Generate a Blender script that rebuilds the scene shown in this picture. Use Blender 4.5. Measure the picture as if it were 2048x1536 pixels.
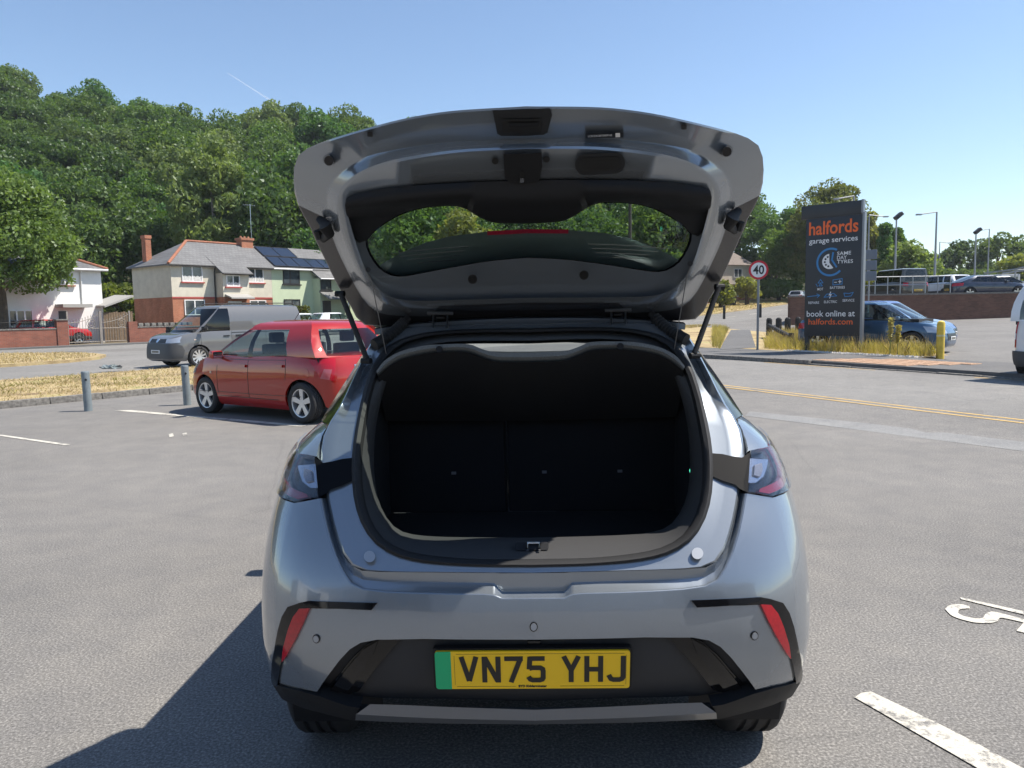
import bpy, bmesh, math, random
import numpy as np
from mathutils import Vector, Matrix
R = math.radians
random.seed(7); np.random.seed(7)
sc = bpy.context.scene
for _o in list(bpy.data.objects): bpy.data.objects.remove(_o)

# ------------------------------------------------------------ camera, sky, sun, exposure
FPX, CX, CY, CH = 1500.0, 1024.0, 768.0, 1.53      # focal length in photo pixels, centre, eye height
PIT = math.atan(141.0/1500.0); ROLL = R(1.0)
cam = bpy.data.cameras.new('camera'); camo = bpy.data.objects.new('camera', cam); sc.collection.objects.link(camo)
cam.sensor_width = 36; cam.lens = 36*FPX/2048; cam.clip_start = 0.05; cam.clip_end = 6000
camo.location = (0, 0, CH); camo.rotation_mode = 'QUATERNION'
camo.rotation_quaternion = Matrix.Rotation(math.pi/2-PIT, 3, 'X').to_quaternion() @ Matrix.Rotation(-ROLL, 3, 'Z').to_quaternion()
sc.camera = camo
SUN_EL, SUN_AZ = R(58), R(4)                       # azimuth from +X towards +Y
w = bpy.data.worlds.new('World'); sc.world = w; w.use_nodes = True
nt = w.node_tree; nt.nodes.clear()
sky = nt.nodes.new('ShaderNodeTexSky'); sky.sky_type = 'NISHITA'; sky.sun_disc = False
sky.sun_elevation = SUN_EL; sky.sun_rotation = math.pi/2-SUN_AZ
sky.air_density = 1.0; sky.dust_density = 0.15; sky.ozone_density = 2.2; sky.altitude = 50
bg = nt.nodes.new('ShaderNodeBackground'); bg.inputs[1].default_value = 0.112
wo = nt.nodes.new('ShaderNodeOutputWorld'); nt.links.new(sky.outputs[0], bg.inputs[0]); nt.links.new(bg.outputs[0], wo.inputs[0])
sl = bpy.data.lights.new('sun', 'SUN'); sl.energy = 4.9; sl.angle = R(0.53); sl.color = (1.0, .935, .84)
so = bpy.data.objects.new('sun', sl); sc.collection.objects.link(so)
sdir = Vector((math.cos(SUN_EL)*math.cos(SUN_AZ), math.cos(SUN_EL)*math.sin(SUN_AZ), math.sin(SUN_EL)))
so.rotation_euler = sdir.to_track_quat('Z', 'Y').to_euler(); so.location = (20, 0, 30)
sc.view_settings.view_transform = 'Standard'; sc.view_settings.look = 'None'
sc.view_settings.exposure = 0.70; sc.view_settings.gamma = 1.0
try: sc.view_settings.use_curve_mapping = False
except Exception: pass
sc.render.engine = 'CYCLES'
sc.cycles.use_denoising = True
sc.cycles.max_bounces = 7; sc.cycles.transparent_max_bounces = 24; sc.cycles.glossy_bounces = 4
sc.cycles.transmission_bounces = 4; sc.cycles.diffuse_bounces = 3
sc.cycles.sample_clamp_indirect = 6.0; sc.cycles.caustics_reflective = False; sc.cycles.caustics_refractive = False

# ------------------------------------------------------------ picture geometry
cP, sP = math.cos(PIT), math.sin(PIT)
def raydir(px, row):
    a, b = (px-CX)/FPX, -(row-CY)/FPX
    dx, dy = a*math.cos(ROLL)+b*math.sin(ROLL), -a*math.sin(ROLL)+b*math.cos(ROLL)
    return Vector((dx, cP+sP*dy, -sP+cP*dy))
def at_y(px, row, y):
    d = raydir(px, row); t = y/d.y
    return Vector((d.x*t, y, CH+d.z*t))
def sm(t):
    t = min(1, max(0, t)); return t*t*(3-2*t)
EA = R(52); ce, se = math.cos(EA), math.sin(EA)      # main road runs along (ce, se)
def EN(e, n): return (ce*e-se*n, se*e+ce*n)
def to_en(x, y): return (ce*x+se*y, -se*x+ce*y)
N2 = (.906, .423); E2 = (.423, -.906)                # side road frame
def AB(a, b): return (E2[0]*a+N2[0]*b, E2[1]*a+N2[1]*b)
def Hf(x, y):
    e, n = to_en(x, y); n2 = N2[0]*x+N2[1]*y
    t = e-30
    he = .024*(math.log1p(math.exp(t/4))*4 if t < 80 else t)
    he = min(he+.00027*max(0, e-45)**2, 4.2)
    hr = (.03*sm((n2-10)/5.6)+.012*min(8, max(0, n2-15.6)))*sm((22-n)/6)
    return he+hr
def gp(px, row, dz=0.0):
    d = raydir(px, row); h = dz; p = None
    for _ in range(12):
        t = (h-CH)/d.z if d.z < -1e-5 else 4000
        t = min(t, 200)
        p = Vector((d.x*t, d.y*t, CH+d.z*t)); h = .5*h+.5*(Hf(p.x, p.y)+dz)
    return p
def gd(px, dist):
    """point on the ground straight below picture column px at forward distance dist"""
    x = (px-CX)/FPX*dist; return Vector((x, dist, Hf(x, dist)))

# ------------------------------------------------------------ objects
C = sc.collection
def rawobj(name, me, parent=None):
    o = bpy.data.objects.new(name, me); C.objects.link(o)
    if parent is not None: o.parent = parent
    return o
def tag(o, label=None, cat=None, group=None, kind=None):
    if label: o['label'] = label
    if cat: o['category'] = cat
    if group: o['group'] = group
    if kind: o['kind'] = kind
    return o
def thing(name, label, cat, loc=(0, 0, 0), rz=0, group=None):
    o = bpy.data.objects.new(name, None); C.objects.link(o)
    o.empty_display_size = .2; o.location = loc; o.rotation_euler = (0, 0, rz)
    return tag(o, label, cat, group)
def mesh(name, vf, mat, smooth=35):
    V, Fc = vf
    me = bpy.data.meshes.new(name); me.from_pydata([tuple(v) for v in V], [], Fc); me.update()
    if mat is not None: me.materials.append(mat)
    if smooth:
        me.polygons.foreach_set('use_smooth', [True]*len(me.polygons))
        me.set_sharp_from_angle(angle=R(smooth))
    return me
def obj(name, vf, mat, parent=None, smooth=35, kind=None):
    o = rawobj(name, mesh(name, vf, mat, smooth), parent)
    if kind: o['kind'] = kind
    return o
def join(*vfs):
    V, Fc = [], []
    for v, f in vfs:
        k = len(V); V += list(v); Fc += [tuple(i+k for i in q) for q in f]
    return V, Fc
def mir(vf): return [Vector((-v[0], v[1], v[2])) for v in vf[0]], [tuple(reversed(q)) for q in vf[1]]
def mirY(vf): return [Vector((v[0], -v[1], v[2])) for v in vf[0]], [tuple(reversed(q)) for q in vf[1]]
def both(vf): return join(vf, mir(vf))
def xf(vf, M): return [M @ Vector(v) for v in vf[0]], vf[1]
def mv(vf, x, y, z): return [Vector(v)+Vector((x, y, z)) for v in vf[0]], vf[1]
def box(x0, x1, y0, y1, z0, z1, b=0.0):
    if b <= 0:
        V = [Vector((x, y, z)) for z in (z0, z1) for y in (y0, y1) for x in (x0, x1)]
        return V, [(0, 2, 3, 1), (4, 5, 7, 6), (0, 1, 5, 4), (2, 6, 7, 3), (0, 4, 6, 2), (1, 3, 7, 5)]
    bm = bmesh.new(); bmesh.ops.create_cube(bm, size=1)
    for v in bm.verts: v.co = Vector(((x0+x1)/2+v.co.x*(x1-x0), (y0+y1)/2+v.co.y*(y1-y0), (z0+z1)/2+v.co.z*(z1-z0)))
    bmesh.ops.bevel(bm, geom=bm.edges[:], offset=b, segments=2, affect='EDGES', profile=.6)
    return frombm(bm)
def frombm(bm):
    bm.verts.ensure_lookup_table(); bm.verts.index_update()
    r = ([v.co.copy() for v in bm.verts], [tuple(v.index for v in f.verts) for f in bm.faces]); bm.free(); return r
def loft(rings, closed=True, cap0=False, cap1=False):
    n = len(rings[0]); V = [Vector(p) for r in rings for p in r]; Fc = []
    m = n if closed else n-1
    for k in range(len(rings)-1):
        for i in range(m):
            j = (i+1) % n
            Fc.append((k*n+i, k*n+j, (k+1)*n+j, (k+1)*n+i))
    if cap0: Fc.append(tuple(range(n-1, -1, -1)))
    if cap1: Fc.append(tuple((len(rings)-1)*n+i for i in range(n)))
    return V, Fc
def frame_of(t):
    t = t.normalized(); a = Vector((0, 0, 1)) if abs(t.z) < .9 else Vector((1, 0, 0))
    u = t.cross(a).normalized(); return u, t.cross(u)
def tube(path, r, n=8, caps=True):
    P = [Vector(p) for p in path]; rs = r if isinstance(r, (list, tuple)) else [r]*len(P); rings = []
    for i, p in enumerate(P):
        t = (P[min(i+1, len(P)-1)]-P[max(i-1, 0)]); u, v = frame_of(t)
        rings.append([p+(u*math.cos(2*math.pi*k/n)+v*math.sin(2*math.pi*k/n))*rs[i] for k in range(n)])
    return loft(rings, True, caps, caps)
def lathe(prof, n=24, axis='z', cap=False):
    rings = []
    for r, h in prof:
        ring = []
        for k in range(n):
            a = 2*math.pi*k/n; c, s = r*math.cos(a), r*math.sin(a)
            ring.append(Vector((c, s, h)) if axis == 'z' else (Vector((c, h, s)) if axis == 'y' else Vector((h, c, s))))
        rings.append(ring)
    return loft(rings, True, cap, cap)
def cr(pts, n, tens=True):
    """smooth curve through pts, n samples evenly spaced by length"""
    P = [Vector(p) for p in pts]; out = []
    Q = [P[0]*2-P[1]]+P+[P[-1]*2-P[-2]]
    for i in range(1, len(Q)-2):
        for k in range(12):
            t = k/12; a, b, c, d = Q[i-1], Q[i], Q[i+1], Q[i+2]
            if tens:
                m1 = (c-a)*.5*min(1, 2*(c-b).length/max(1e-6, (c-a).length)); m2 = (d-b)*.5*min(1, 2*(c-b).length/max(1e-6, (d-b).length))
            else: m1, m2 = (c-a)*.5, (d-b)*.5
            out.append(b*(2*t**3-3*t*t+1)+m1*(t**3-2*t*t+t)+c*(-2*t**3+3*t*t)+m2*(t**3-t*t))
    out.append(P[-1]); return lin(out, n)
def lin(P, n):
    P = [Vector(p) for p in P]; L = [0]
    for a, b in zip(P, P[1:]): L.append(L[-1]+(b-a).length)
    out = []; j = 0
    for k in range(n):
        s = L[-1]*k/(n-1)
        while j < len(L)-2 and L[j+1] < s: j += 1
        f = (s-L[j])/max(1e-9, L[j+1]-L[j]); out.append(P[j].lerp(P[j+1], min(1, f)))
    return out
def pan(poly, mapf, o0, o1, du, dv, back=True):
    """curved sheet of thickness o0-o1 with a traced outline; poly lives in a 2D domain that mapf(u, v, offset) puts into space"""
    bm = bmesh.new(); vs = [bm.verts.new((p[0], p[1], 0)) for p in poly]
    f = bm.faces.new(vs); f.normal_update()
    if f.normal.z < 0: f.normal_flip()
    bmesh.ops.triangulate(bm, faces=bm.faces[:])
    us = [p[0] for p in poly]; vv = [p[1] for p in poly]
    for ax, lo, hi, d in ((0, min(us), max(us), du), (1, min(vv), max(vv), dv)):
        k = math.floor(lo/d)+1
        while k*d < hi-1e-6:
            co = [0, 0, 0]; no = [0, 0, 0]; co[ax] = k*d+d*1e-4; no[ax] = 1
            bmesh.ops.bisect_plane(bm, geom=bm.verts[:]+bm.edges[:]+bm.faces[:], dist=1e-7, plane_co=co, plane_no=no); k += 1
    bmesh.ops.remove_doubles(bm, verts=bm.verts[:], dist=1e-7)
    bm.verts.ensure_lookup_table(); bm.verts.index_update()
    pts = [(v.co.x, v.co.y) for v in bm.verts]; F0 = [tuple(v.index for v in q.verts) for q in bm.faces]
    be = []
    for e in bm.edges:
        if len(e.link_faces) == 1:
            l = e.link_loops[0] if e.link_loops else e.link_faces[0].loops[0]
            be.append((l.vert.index, l.link_loop_next.vert.index))
    bm.free()
    V = [mapf(u, v, o0) for u, v in pts]; n = len(V)
    # facing
    q = F0[len(F0)//2]; nn = (V[q[1]]-V[q[0]]).cross(V[q[2]]-V[q[0]]); u, v = pts[q[0]]
    flip = nn.dot(mapf(u, v, o0+.01)-V[q[0]]) < 0
    Fc = list(F0)
    if back and o1 is not None:
        V += [mapf(u, v, o1) for u, v in pts]
        Fc += [tuple(i+n for i in reversed(g)) for g in F0]
        Fc += [(b, a, a+n, b+n) for a, b in be]
    if flip: Fc = [tuple(reversed(g)) for g in Fc]
    return V, Fc
def flat(poly, z0, z1, swap=None):
    """prism from a 2D outline"""
    return pan(poly, lambda u, v, o: Vector((u, v, o)), z1, z0, 1e9, 1e9)
def circ(cx, cy, r, n=20, r2=None):
    r2 = r2 or r; return [(cx+r*math.cos(2*math.pi*k/n), cy+r2*math.sin(2*math.pi*k/n)) for k in range(n)]
def rrect(x0, x1, y0, y1, r, n=4):
    P = []
    for cx, cy, a in ((x1-r, y1-r, 0), (x0+r, y1-r, 90), (x0+r, y0+r, 180), (x1-r, y0+r, 270)):
        P += [(cx+r*math.cos(R(a+90*k/n)), cy+r*math.sin(R(a+90*k/n))) for k in range(n+1)]
    return P
def text_vf(s, size, bold=0.0, align='CENTER', depth=.002, space=1.0):
    cu = bpy.data.curves.new('lettering', 'FONT'); cu.body = s; cu.size = size; cu.align_x = align; cu.offset = bold
    cu.extrude = depth; cu.space_character = space; cu.resolution_u = 3
    o = bpy.data.objects.new('lettering', cu); C.objects.link(o)
    dg = bpy.context.evaluated_depsgraph_get(); me = o.evaluated_get(dg).to_mesh()
    vf = ([v.co.copy() for v in me.vertices], [tuple(p.vertices) for p in me.polygons])
    bpy.data.objects.remove(o); bpy.data.curves.remove(cu); return vf
def width_of(vf): xs = [v[0] for v in vf[0]]; return min(xs), max(xs)

# ------------------------------------------------------------ materials
def newmat(name):
    m = bpy.data.materials.new(name); m.use_nodes = True; return m, m.node_tree, m.node_tree.nodes['Principled BSDF']
def col(c): return (c[0], c[1], c[2], 1)
def noise(nt, scale, detail=4, rough=.6, coord='Object', vec=None):
    n = nt.nodes.new('ShaderNodeTexNoise'); n.inputs['Scale'].default_value = scale; n.inputs['Detail'].default_value = detail; n.inputs['Roughness'].default_value = rough
    if vec is None:
        tc = nt.nodes.get('TC') or nt.nodes.new('ShaderNodeTexCoord'); tc.name = 'TC'; vec = tc.outputs[coord]
    nt.links.new(vec, n.inputs['Vector']); return n
def ramp(nt, fac, stops):
    r = nt.nodes.new('ShaderNodeValToRGB'); e = r.color_ramp.elements
    while len(e) < len(stops): e.new(.5)
    for k, (p, c) in enumerate(stops): e[k].position = p; e[k].color = col(c) if len(c) == 3 else c
    nt.links.new(fac, r.inputs[0]); return r.outputs[0]
def mixc(nt, fac, a, b, mode='MIX'):
    m = nt.nodes.new('ShaderNodeMix'); m.data_type = 'RGBA'; m.blend_type = mode
    for sock, val in ((m.inputs[0], fac), (m.inputs[6], a), (m.inputs[7], b)):
        if hasattr(val, 'type') and hasattr(val, 'links'): nt.links.new(val, sock)
        elif isinstance(val, (int, float)): sock.default_value = val
        else: sock.default_value = col(val)
    return m.outputs[2]
def bump(nt, bs, height, strength, dist=.01):
    b = nt.nodes.new('ShaderNodeBump'); b.inputs['Strength'].default_value = strength; b.inputs['Distance'].default_value = dist
    nt.links.new(height, b.inputs['Height']); nt.links.new(b.outputs[0], bs.inputs['Normal'])
def M(name, c, rough=.5, metal=0.0, coat=0.0, var=0.0, vscale=3.0, bmp=0.0, bscale=60.0, spec=.5, emit=None, crough=.03, alpha=1.0, bdist=.01):
    m, nt, bs = newmat(name)
    bs.inputs['Base Color'].default_value = col(c); bs.inputs['Roughness'].default_value = rough; bs.inputs['Metallic'].default_value = metal
    bs.inputs['Coat Weight'].default_value = coat; bs.inputs['Coat Roughness'].default_value = crough
    bs.inputs['Specular IOR Level'].default_value = spec
    if var:
        n = noise(nt, vscale, 5)
        o = ramp(nt, n.outputs[0], [(.3, [x*(1-var) for x in c]), (.7, [min(1, x*(1+var)) for x in c])])
        nt.links.new(o, bs.inputs['Base Color'])
    if bmp:
        n2 = noise(nt, bscale, 3); bump(nt, bs, n2.outputs[0], bmp, bdist)
    if emit: bs.inputs['Emission Color'].default_value = col(emit[0]); bs.inputs['Emission Strength'].default_value = emit[1]
    return m
def glass(name, tint, f0=.045, rough=.0, gmix=1.0, fmax=.9):
    """thin pane: tinted see-through plus a mirror share that grows towards grazing"""
    m = bpy.data.materials.new(name); m.use_nodes = True; nt = m.node_tree; nt.nodes.clear()
    t = nt.nodes.new('ShaderNodeBsdfTransparent'); t.inputs[0].default_value = col(tint)
    g = nt.nodes.new('ShaderNodeBsdfGlossy'); g.inputs['Roughness'].default_value = rough; g.inputs[0].default_value = (gmix, gmix, gmix, 1)
    lw = nt.nodes.new('ShaderNodeLayerWeight'); lw.inputs[0].default_value = .5
    pw = nt.nodes.new('ShaderNodeMath'); pw.operation = 'POWER'; pw.inputs[1].default_value = 5; nt.links.new(lw.outputs['Facing'], pw.inputs[0])
    ma = nt.nodes.new('ShaderNodeMath'); ma.operation = 'MULTIPLY_ADD'; ma.inputs[1].default_value = fmax-f0; ma.inputs[2].default_value = f0; nt.links.new(pw.outputs[0], ma.inputs[0])
    mx = nt.nodes.new('ShaderNodeMixShader'); nt.links.new(ma.outputs[0], mx.inputs[0]); nt.links.new(t.outputs[0], mx.inputs[1]); nt.links.new(g.outputs[0], mx.inputs[2])
    o = nt.nodes.new('ShaderNodeOutputMaterial'); nt.links.new(mx.outputs[0], o.inputs[0]); return m
def paint(name, c, metal=.55, rough=.32, flake=.06, spec=.4):
    m, nt, bs = newmat(name); bs.inputs['Specular IOR Level'].default_value = spec
    n = noise(nt, 900, 2, .5); v = ramp(nt, n.outputs[0], [(.35, [x*(1-flake) for x in c]), (.65, [x*(1+flake) for x in c])])
    nt.links.new(v, bs.inputs['Base Color'])
    bs.inputs['Metallic'].default_value = metal; bs.inputs['Roughness'].default_value = rough
    bs.inputs['Coat Weight'].default_value = 1.0; bs.inputs['Coat Roughness'].default_value = .03
    n3 = noise(nt, 2.2, 4); bs.inputs['Coat IOR'].default_value = 1.65; rr = ramp(nt, n3.outputs[0], [(.35, (.012, .012, .012)), (.75, (.035, .035, .035))]); nt.links.new(rr, bs.inputs['Coat Roughness'])
    return m
MT = {}
MT['paint'] = paint('grey metallic paint', (.25, .278, .308), .58, .27)
MT['black_plastic'] = M('textured black plastic', (.012, .0125, .014), .55, spec=.25, bmp=.25, bscale=700, bdist=.001)
MT['dark_trim'] = M('charcoal trim plastic', (.02, .021, .023), .5, spec=.3, bmp=.2, bscale=600, bdist=.001)
MT['gloss_black'] = M('gloss black plastic', (.006, .006, .007), .07, spec=.45)
MT['rubber'] = M('black rubber', (.014, .014, .015), .7)
MT['tyre'] = M('tyre rubber', (.022, .022, .023), .8, bmp=.3, bscale=120, bdist=.003)
MT['carpet'] = M('black boot carpet', (.006, .0065, .0085), .95, bmp=.5, bscale=500, bdist=.002)
MT['felt'] = M('grey felt', (.15, .16, .16), .95, var=.35, vscale=260, bmp=.6, bscale=420, bdist=.002)
MT['sill_plastic'] = M('grained sill plastic', (.055, .055, .056), .5, bmp=.4, bscale=420, bdist=.0015)
MT['red_lens'] = M('red lens', (.44, .006, .016), .12, coat=.5, var=.15, vscale=120)
MT['silver'] = M('satin silver', (.55, .56, .57), .25, .9)
MT['chrome'] = M('bright chrome', (.75, .76, .78), .08, 1)
MT['yellow'] = M('plate yellow', (.92, .56, .006), .35, coat=.1)
MT['green'] = M('plate green', (.0, .42, .16), .35, coat=.1)
MT['ink'] = M('black ink', (.01, .01, .01), .4)
MT['white'] = M('white print', (.75, .75, .74), .5)
MT['steel'] = M('grey steel rod', (.12, .125, .13), .35, .8)
MT['glass'] = glass('tinted tailgate glass', (.86, .91, .885), .03)
MT['window'] = glass('car window glass', (.74, .82, .80), .05)
MT['dark_window'] = glass('dark privacy glass', (.10, .115, .12), .06)
MT['clear'] = glass('clear lamp cover', (.90, .91, .93), .05)
# ------------------------------------------------------------ the grey hatchback with its tailgate open
BY = 2.8                                            # local origin of the car: below its rear seats
car0 = thing('grey_hatchback', 'silver grey hatchback seen from behind with its tailgate raised and boot empty', 'car', (.047+.026*.8, BY, 0), R(-1.4))
def um(px, row): return px-(1052+(row-300)*.019)     # signed pixels from the car's centre line
def rd(u, row):
    row = row-(16-.0125*row)*abs(u)/480
    dy = -(row-CY)/FPX; return Vector((u/FPX, cP+sP*dy, -sP+cP*dy))
CAM = Vector((0, 0, CH)); LOC = Vector((0, BY, 0))
def ay(u, row, y):
    d = rd(u, row); return CAM+d*(y/d.y)-LOC
def plane_map(P0, N):
    P0 = Vector(P0); N = Vector(N).normalized()
    def f(u, row, off):
        d = rd(u, row); t = (N.dot(P0-CAM)+off)/N.dot(d); return CAM+d*t-LOC
    return f
HN, TP = (0, 2.60, 1.525), (0, 1.84, 2.035)
TG = plane_map(HN, (0, -.505, -.76))                 # inner face of the raised tailgate
RP = plane_map((0, 1.97, .87), (0, -1, .968))         # plane of the boot opening
def tab(T):
    xs = [a for a, _ in T]; ys = [b for _, b in T]
    d = [(ys[i+1]-ys[i])/(xs[i+1]-xs[i]) for i in range(len(xs)-1)]
    m = [d[0]]+[0 if d[i-1]*d[i] <= 0 else 2*d[i-1]*d[i]/(d[i-1]+d[i]) for i in range(1, len(d))]+[d[-1]]
    def f(x):
        if x <= xs[0]: return ys[0]+m[0]*(x-xs[0])
        if x >= xs[-1]: return ys[-1]+m[-1]*(x-xs[-1])
        i = 0
        while xs[i+1] < x: i += 1
        h = xs[i+1]-xs[i]; t = (x-xs[i])/h
        return ys[i]*(2*t**3-3*t*t+1)+m[i]*h*(t**3-2*t*t+t)+ys[i+1]*(-2*t**3+3*t*t)+m[i+1]*h*(t**3-t*t)
    return f
_yr = tab([(.2, 2.06), (.40, 1.985), (.45, 1.955), (.55, 1.912), (.62, 1.894), (.68, 1.889), (.74, 1.893), (.78, 1.901), (.82, 1.914), (.90, 1.955), (1.0, 2.02), (1.08, 2.07), (1.16, 2.16), (1.20, 2.24)])
_xm = tab([(.2, .79), (.35, .832), (.45, .856), (.55, .856), (.67, .850), (.75, .847), (.82, .844), (.90, .839), (1.0, .826), (1.08, .805), (1.13, .775), (1.16, .745), (1.20, .69)])
_sx = tab([(0, 0), (.2, .2), (.4, .4), (.6, .6), (.75, .75), (.85, .845), (.92, .905), (1.0, .95), (1.1, .982), (1.3, 1.0), (1.6, 1.0), (3.6, 1.0), (4.1, .97), (4.4, .88), (4.55, .7), (4.62, .4), (4.66, 0)])
_sy = tab([(0, 0), (.2, .004), (.4, .014), (.6, .034), (.75, .066), (.85, .112), (.92, .165), (1.0, .25), (1.1, .352), (1.3, .56), (1.6, .86), (3.6, 2.86), (4.1, 3.35), (4.4, 3.63), (4.55, 3.78), (4.62, 3.85), (4.66, 3.88)])
def skin0(s, h): return Vector((-_xm(h)*_sx(s), _yr(h)+_sy(s), h))
def SK(s, h, off):
    p = skin0(s, h)
    if off:
        e = 1e-3; a = skin0(s+e, h)-skin0(s-e, h); b = skin0(s, h+e)-skin0(s, h-e); n = a.cross(b).normalized()
        if n.y > 0 and s < 1.2: n = -n
        if s >= 1.2 and n.x > 0: n = -n
        p = p+n*off
    return p-LOC
_pc = {}
def px_sh(px, row):
    """traced picture point -> (s, h) on the painted skin (left half): first hit of the view ray"""
    if (px, row) in _pc: return _pc[(px, row)]
    d = rd(um(px, row), row)
    def f(s):
        y = 2.0+_sy(s)
        for _ in range(14):
            h = CH+d.z*y/d.y; y = .4*y+.6*(_yr(h)+_sy(s))
        h = CH+d.z*y/d.y; return abs(d.x*y/d.y)-_xm(h)*_sx(s), h
    best = None; prev = 0.0; ans = None
    for k in range(1, 66):
        s = 1.3*k/65; v, h = f(s)
        if best is None or v < best[0]: best = (v, s, h)
        if v <= 0:
            lo, hi = prev, s
            for _ in range(22):
                md = (lo+hi)/2
                if f(md)[0] > 0: lo = md
                else: hi = md
            ans = (hi, f(hi)[1]); break
        prev = s
    if ans is None: ans = (best[1], best[2])
    _pc[(px, row)] = ans; return ans
def shp(L): return [px_sh(*p) for p in L]
def s_of_y(y, h):
    lo, hi = .9, 4.66
    for _ in range(40):
        md = (lo+hi)/2
        if _yr(h)+_sy(md) < y: lo = md
        else: hi = md
    return lo
WR = .30; YW0, YW1 = 2.70, 5.16                      # wheel radius and axles
def arch(yc, r=.345, a0=200, a1=-20, n=14):
    out = []
    for k in range(n+1):
        a = R(a0+(a1-a0)*k/n); y = yc-r*math.cos(a)*-1; h = .31+r*math.sin(a); out.append((s_of_y(yc+r*math.cos(a), max(.22, h)), max(.22, h)))
    return out
# painted skin: bumper, rear quarter, flank to the nose
B_edge = [(1062, 1199), (1006, 1199), (990, 1192), (970, 1190), (900, 1189), (830, 1187), (770, 1184), (725, 1178), (700, 1166), (684, 1143), (668, 1110), (655, 1072), (646, 1035), (638, 996)]
skin_poly = [(0, px_sh(1062, 1199)[1])]+shp(B_edge[1:])+shp([(615, 1000), (588, 1005)])
skin_poly += [(1.12, px_sh(588, 1005)[1]), (1.17, 1.03), (1.17, 1.135)]+shp([(592, 905), (610, 908), (632, 912), (640, 880)])
skin_poly += [(px_sh(655, 850)[0], 1.185), (.9, 1.20), (1.1, 1.20), (1.4, 1.20), (2.2, 1.19), (3.0, 1.15), (3.4, 1.08), (3.8, 1.02), (4.2, .95), (4.5, .9), (4.6, .86), (4.655, .82), (4.655, .36), (4.5, .30)]
skin_poly += [(s_of_y(YW1+.36, .25), .25)]+[(s, h) for s, h in reversed(arch(YW1, a0=190, a1=-10))]+[(3.2, .26), (2.4, .26)]+[(s, h) for s, h in reversed(arch(YW0, a0=190, a1=-10))]
skin_poly += [(px_sh(541, 1361)[0]+.02, px_sh(541, 1361)[1])]+shp([(560, 1364), (600, 1374), (634, 1381), (646, 1363), (660, 1344), (680, 1318), (700, 1297), (722, 1284), (755, 1278), (850, 1277), (950, 1279)])+[(0, px_sh(1062, 1280)[1])]
obj('body_shell', both(pan(skin_poly, SK, 0, -.045, .05, .04)), MT['paint'], car0, 28)
# boot opening: painted flange, step to the bumper, rubber seal, trim ring
fl_out = [(1062, 649), (950, 649), (850, 652), (780, 659), (745, 680), (722, 720), (700, 765), (678, 812), (656, 848), (643, 880), (640, 930), (652, 985), (660, 1025), (672, 1070), (690, 1114), (714, 1137), (760, 1143), (900, 1145), (1062, 1147)]
se_out = [(1062, 657), (950, 658), (860, 664), (800, 678), (766, 700), (742, 735), (724, 790), (712, 845), (704, 900), (703, 950), (708, 1000), (722, 1045), (748, 1083), (790, 1110), (850, 1125), (950, 1133), (1062, 1135)]
se_in = [(1062, 668), (950, 668), (865, 674), (812, 688), (782, 710), (758, 745), (742, 795), (732, 850), (725, 900), (724, 950), (730, 1000), (744, 1042), (768, 1076), (806, 1098), (860, 1110), (950, 1118), (1062, 1119)]
tr_in = [(1062, 682), (950, 682), (880, 686), (828, 698), (798, 720), (776, 755), (762, 800), (752, 850), (748, 900), (749, 950), (756, 995), (772, 1032), (796, 1058), (830, 1070), (880, 1075), (960, 1077), (1062, 1078)]
def ringof(half, n=40):
    P = cr([(um(*p), p[1], 0) for p in half], n); P[0].x = 0; P[-1].x = 0
    return [(p.x, p.y) for p in P]+[(-p.x, p.y) for p in reversed(P[1:-1])]
def rmap(ring, mp, off): return [mp(u, r, off(u, r) if callable(off) else off) for u, r in ring]
def chan(u, r): return -.042*sm((r-690)/40)*(1-sm((r-750)/90))
FO, SO, SI, TI = ringof(fl_out), ringof(se_out), ringof(se_in), ringof(tr_in)
obj('boot_flange', loft([rmap(FO, RP, -.05), rmap(FO, RP, -.006), rmap([((a[0]*.92+b[0]*.08), (a[1]*.92+b[1]*.08)) for a, b in zip(FO, SO)], RP, 0), rmap([((a[0]*.5+b[0]*.5), (a[1]*.5+b[1]*.5)) for a, b in zip(FO, SO)], RP, chan), rmap([((a[0]*.42+b[0]*.58), (a[1]*.42+b[1]*.58)) for a, b in zip(FO, SO)], RP, chan), rmap(SO, RP, lambda u, r: .002+.45*chan(u, r)), rmap(SO, RP, -.05)]), MT['paint'], car0, 40)
A2 = [RP(um(*p), p[1], -.004) for p in [(1062, 1147), (1006, 1147), (990, 1146), (970, 1146), (900, 1145), (830, 1144), (760, 1143), (724, 1140), (706, 1131), (690, 1114), (676, 1083), (666, 1050), (658, 1018), (651, 984)]]
B2 = [SK(*q, -.003) for q in [(0, px_sh(1062, 1199)[1])]+shp(B_edge[1:])]
A2[0].x = 0
notch = [.034, .034, 0, 0]+[0]*10
mid = [a.lerp(b, .3)+Vector((0, .012, -.014-.6*k)) for a, b, k in zip(A2, B2, notch)]
mid2 = [a.lerp(b, .82)+Vector((0, .006, -.004-.3*k)) for a, b, k in zip(A2, B2, notch)]
def dens(L, n=46): return cr(L, n)
def sub(L_, k=5): return [a.lerp(b, t/k) for a, b in zip(L_, L_[1:]) for t in range(k)]+[L_[-1]]
led = loft([sub(q) for q in (A2, mid, mid2, B2)], False)
obj('bumper_ledge', both(led), MT['paint'], car0, 50)
_eg = tube([p+Vector((0, .004, -.003)) for p in sub(B2, 3)], .0065, 8, False)
obj('bumper_edge', both(_eg), MT['paint'], car0, 60)
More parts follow.
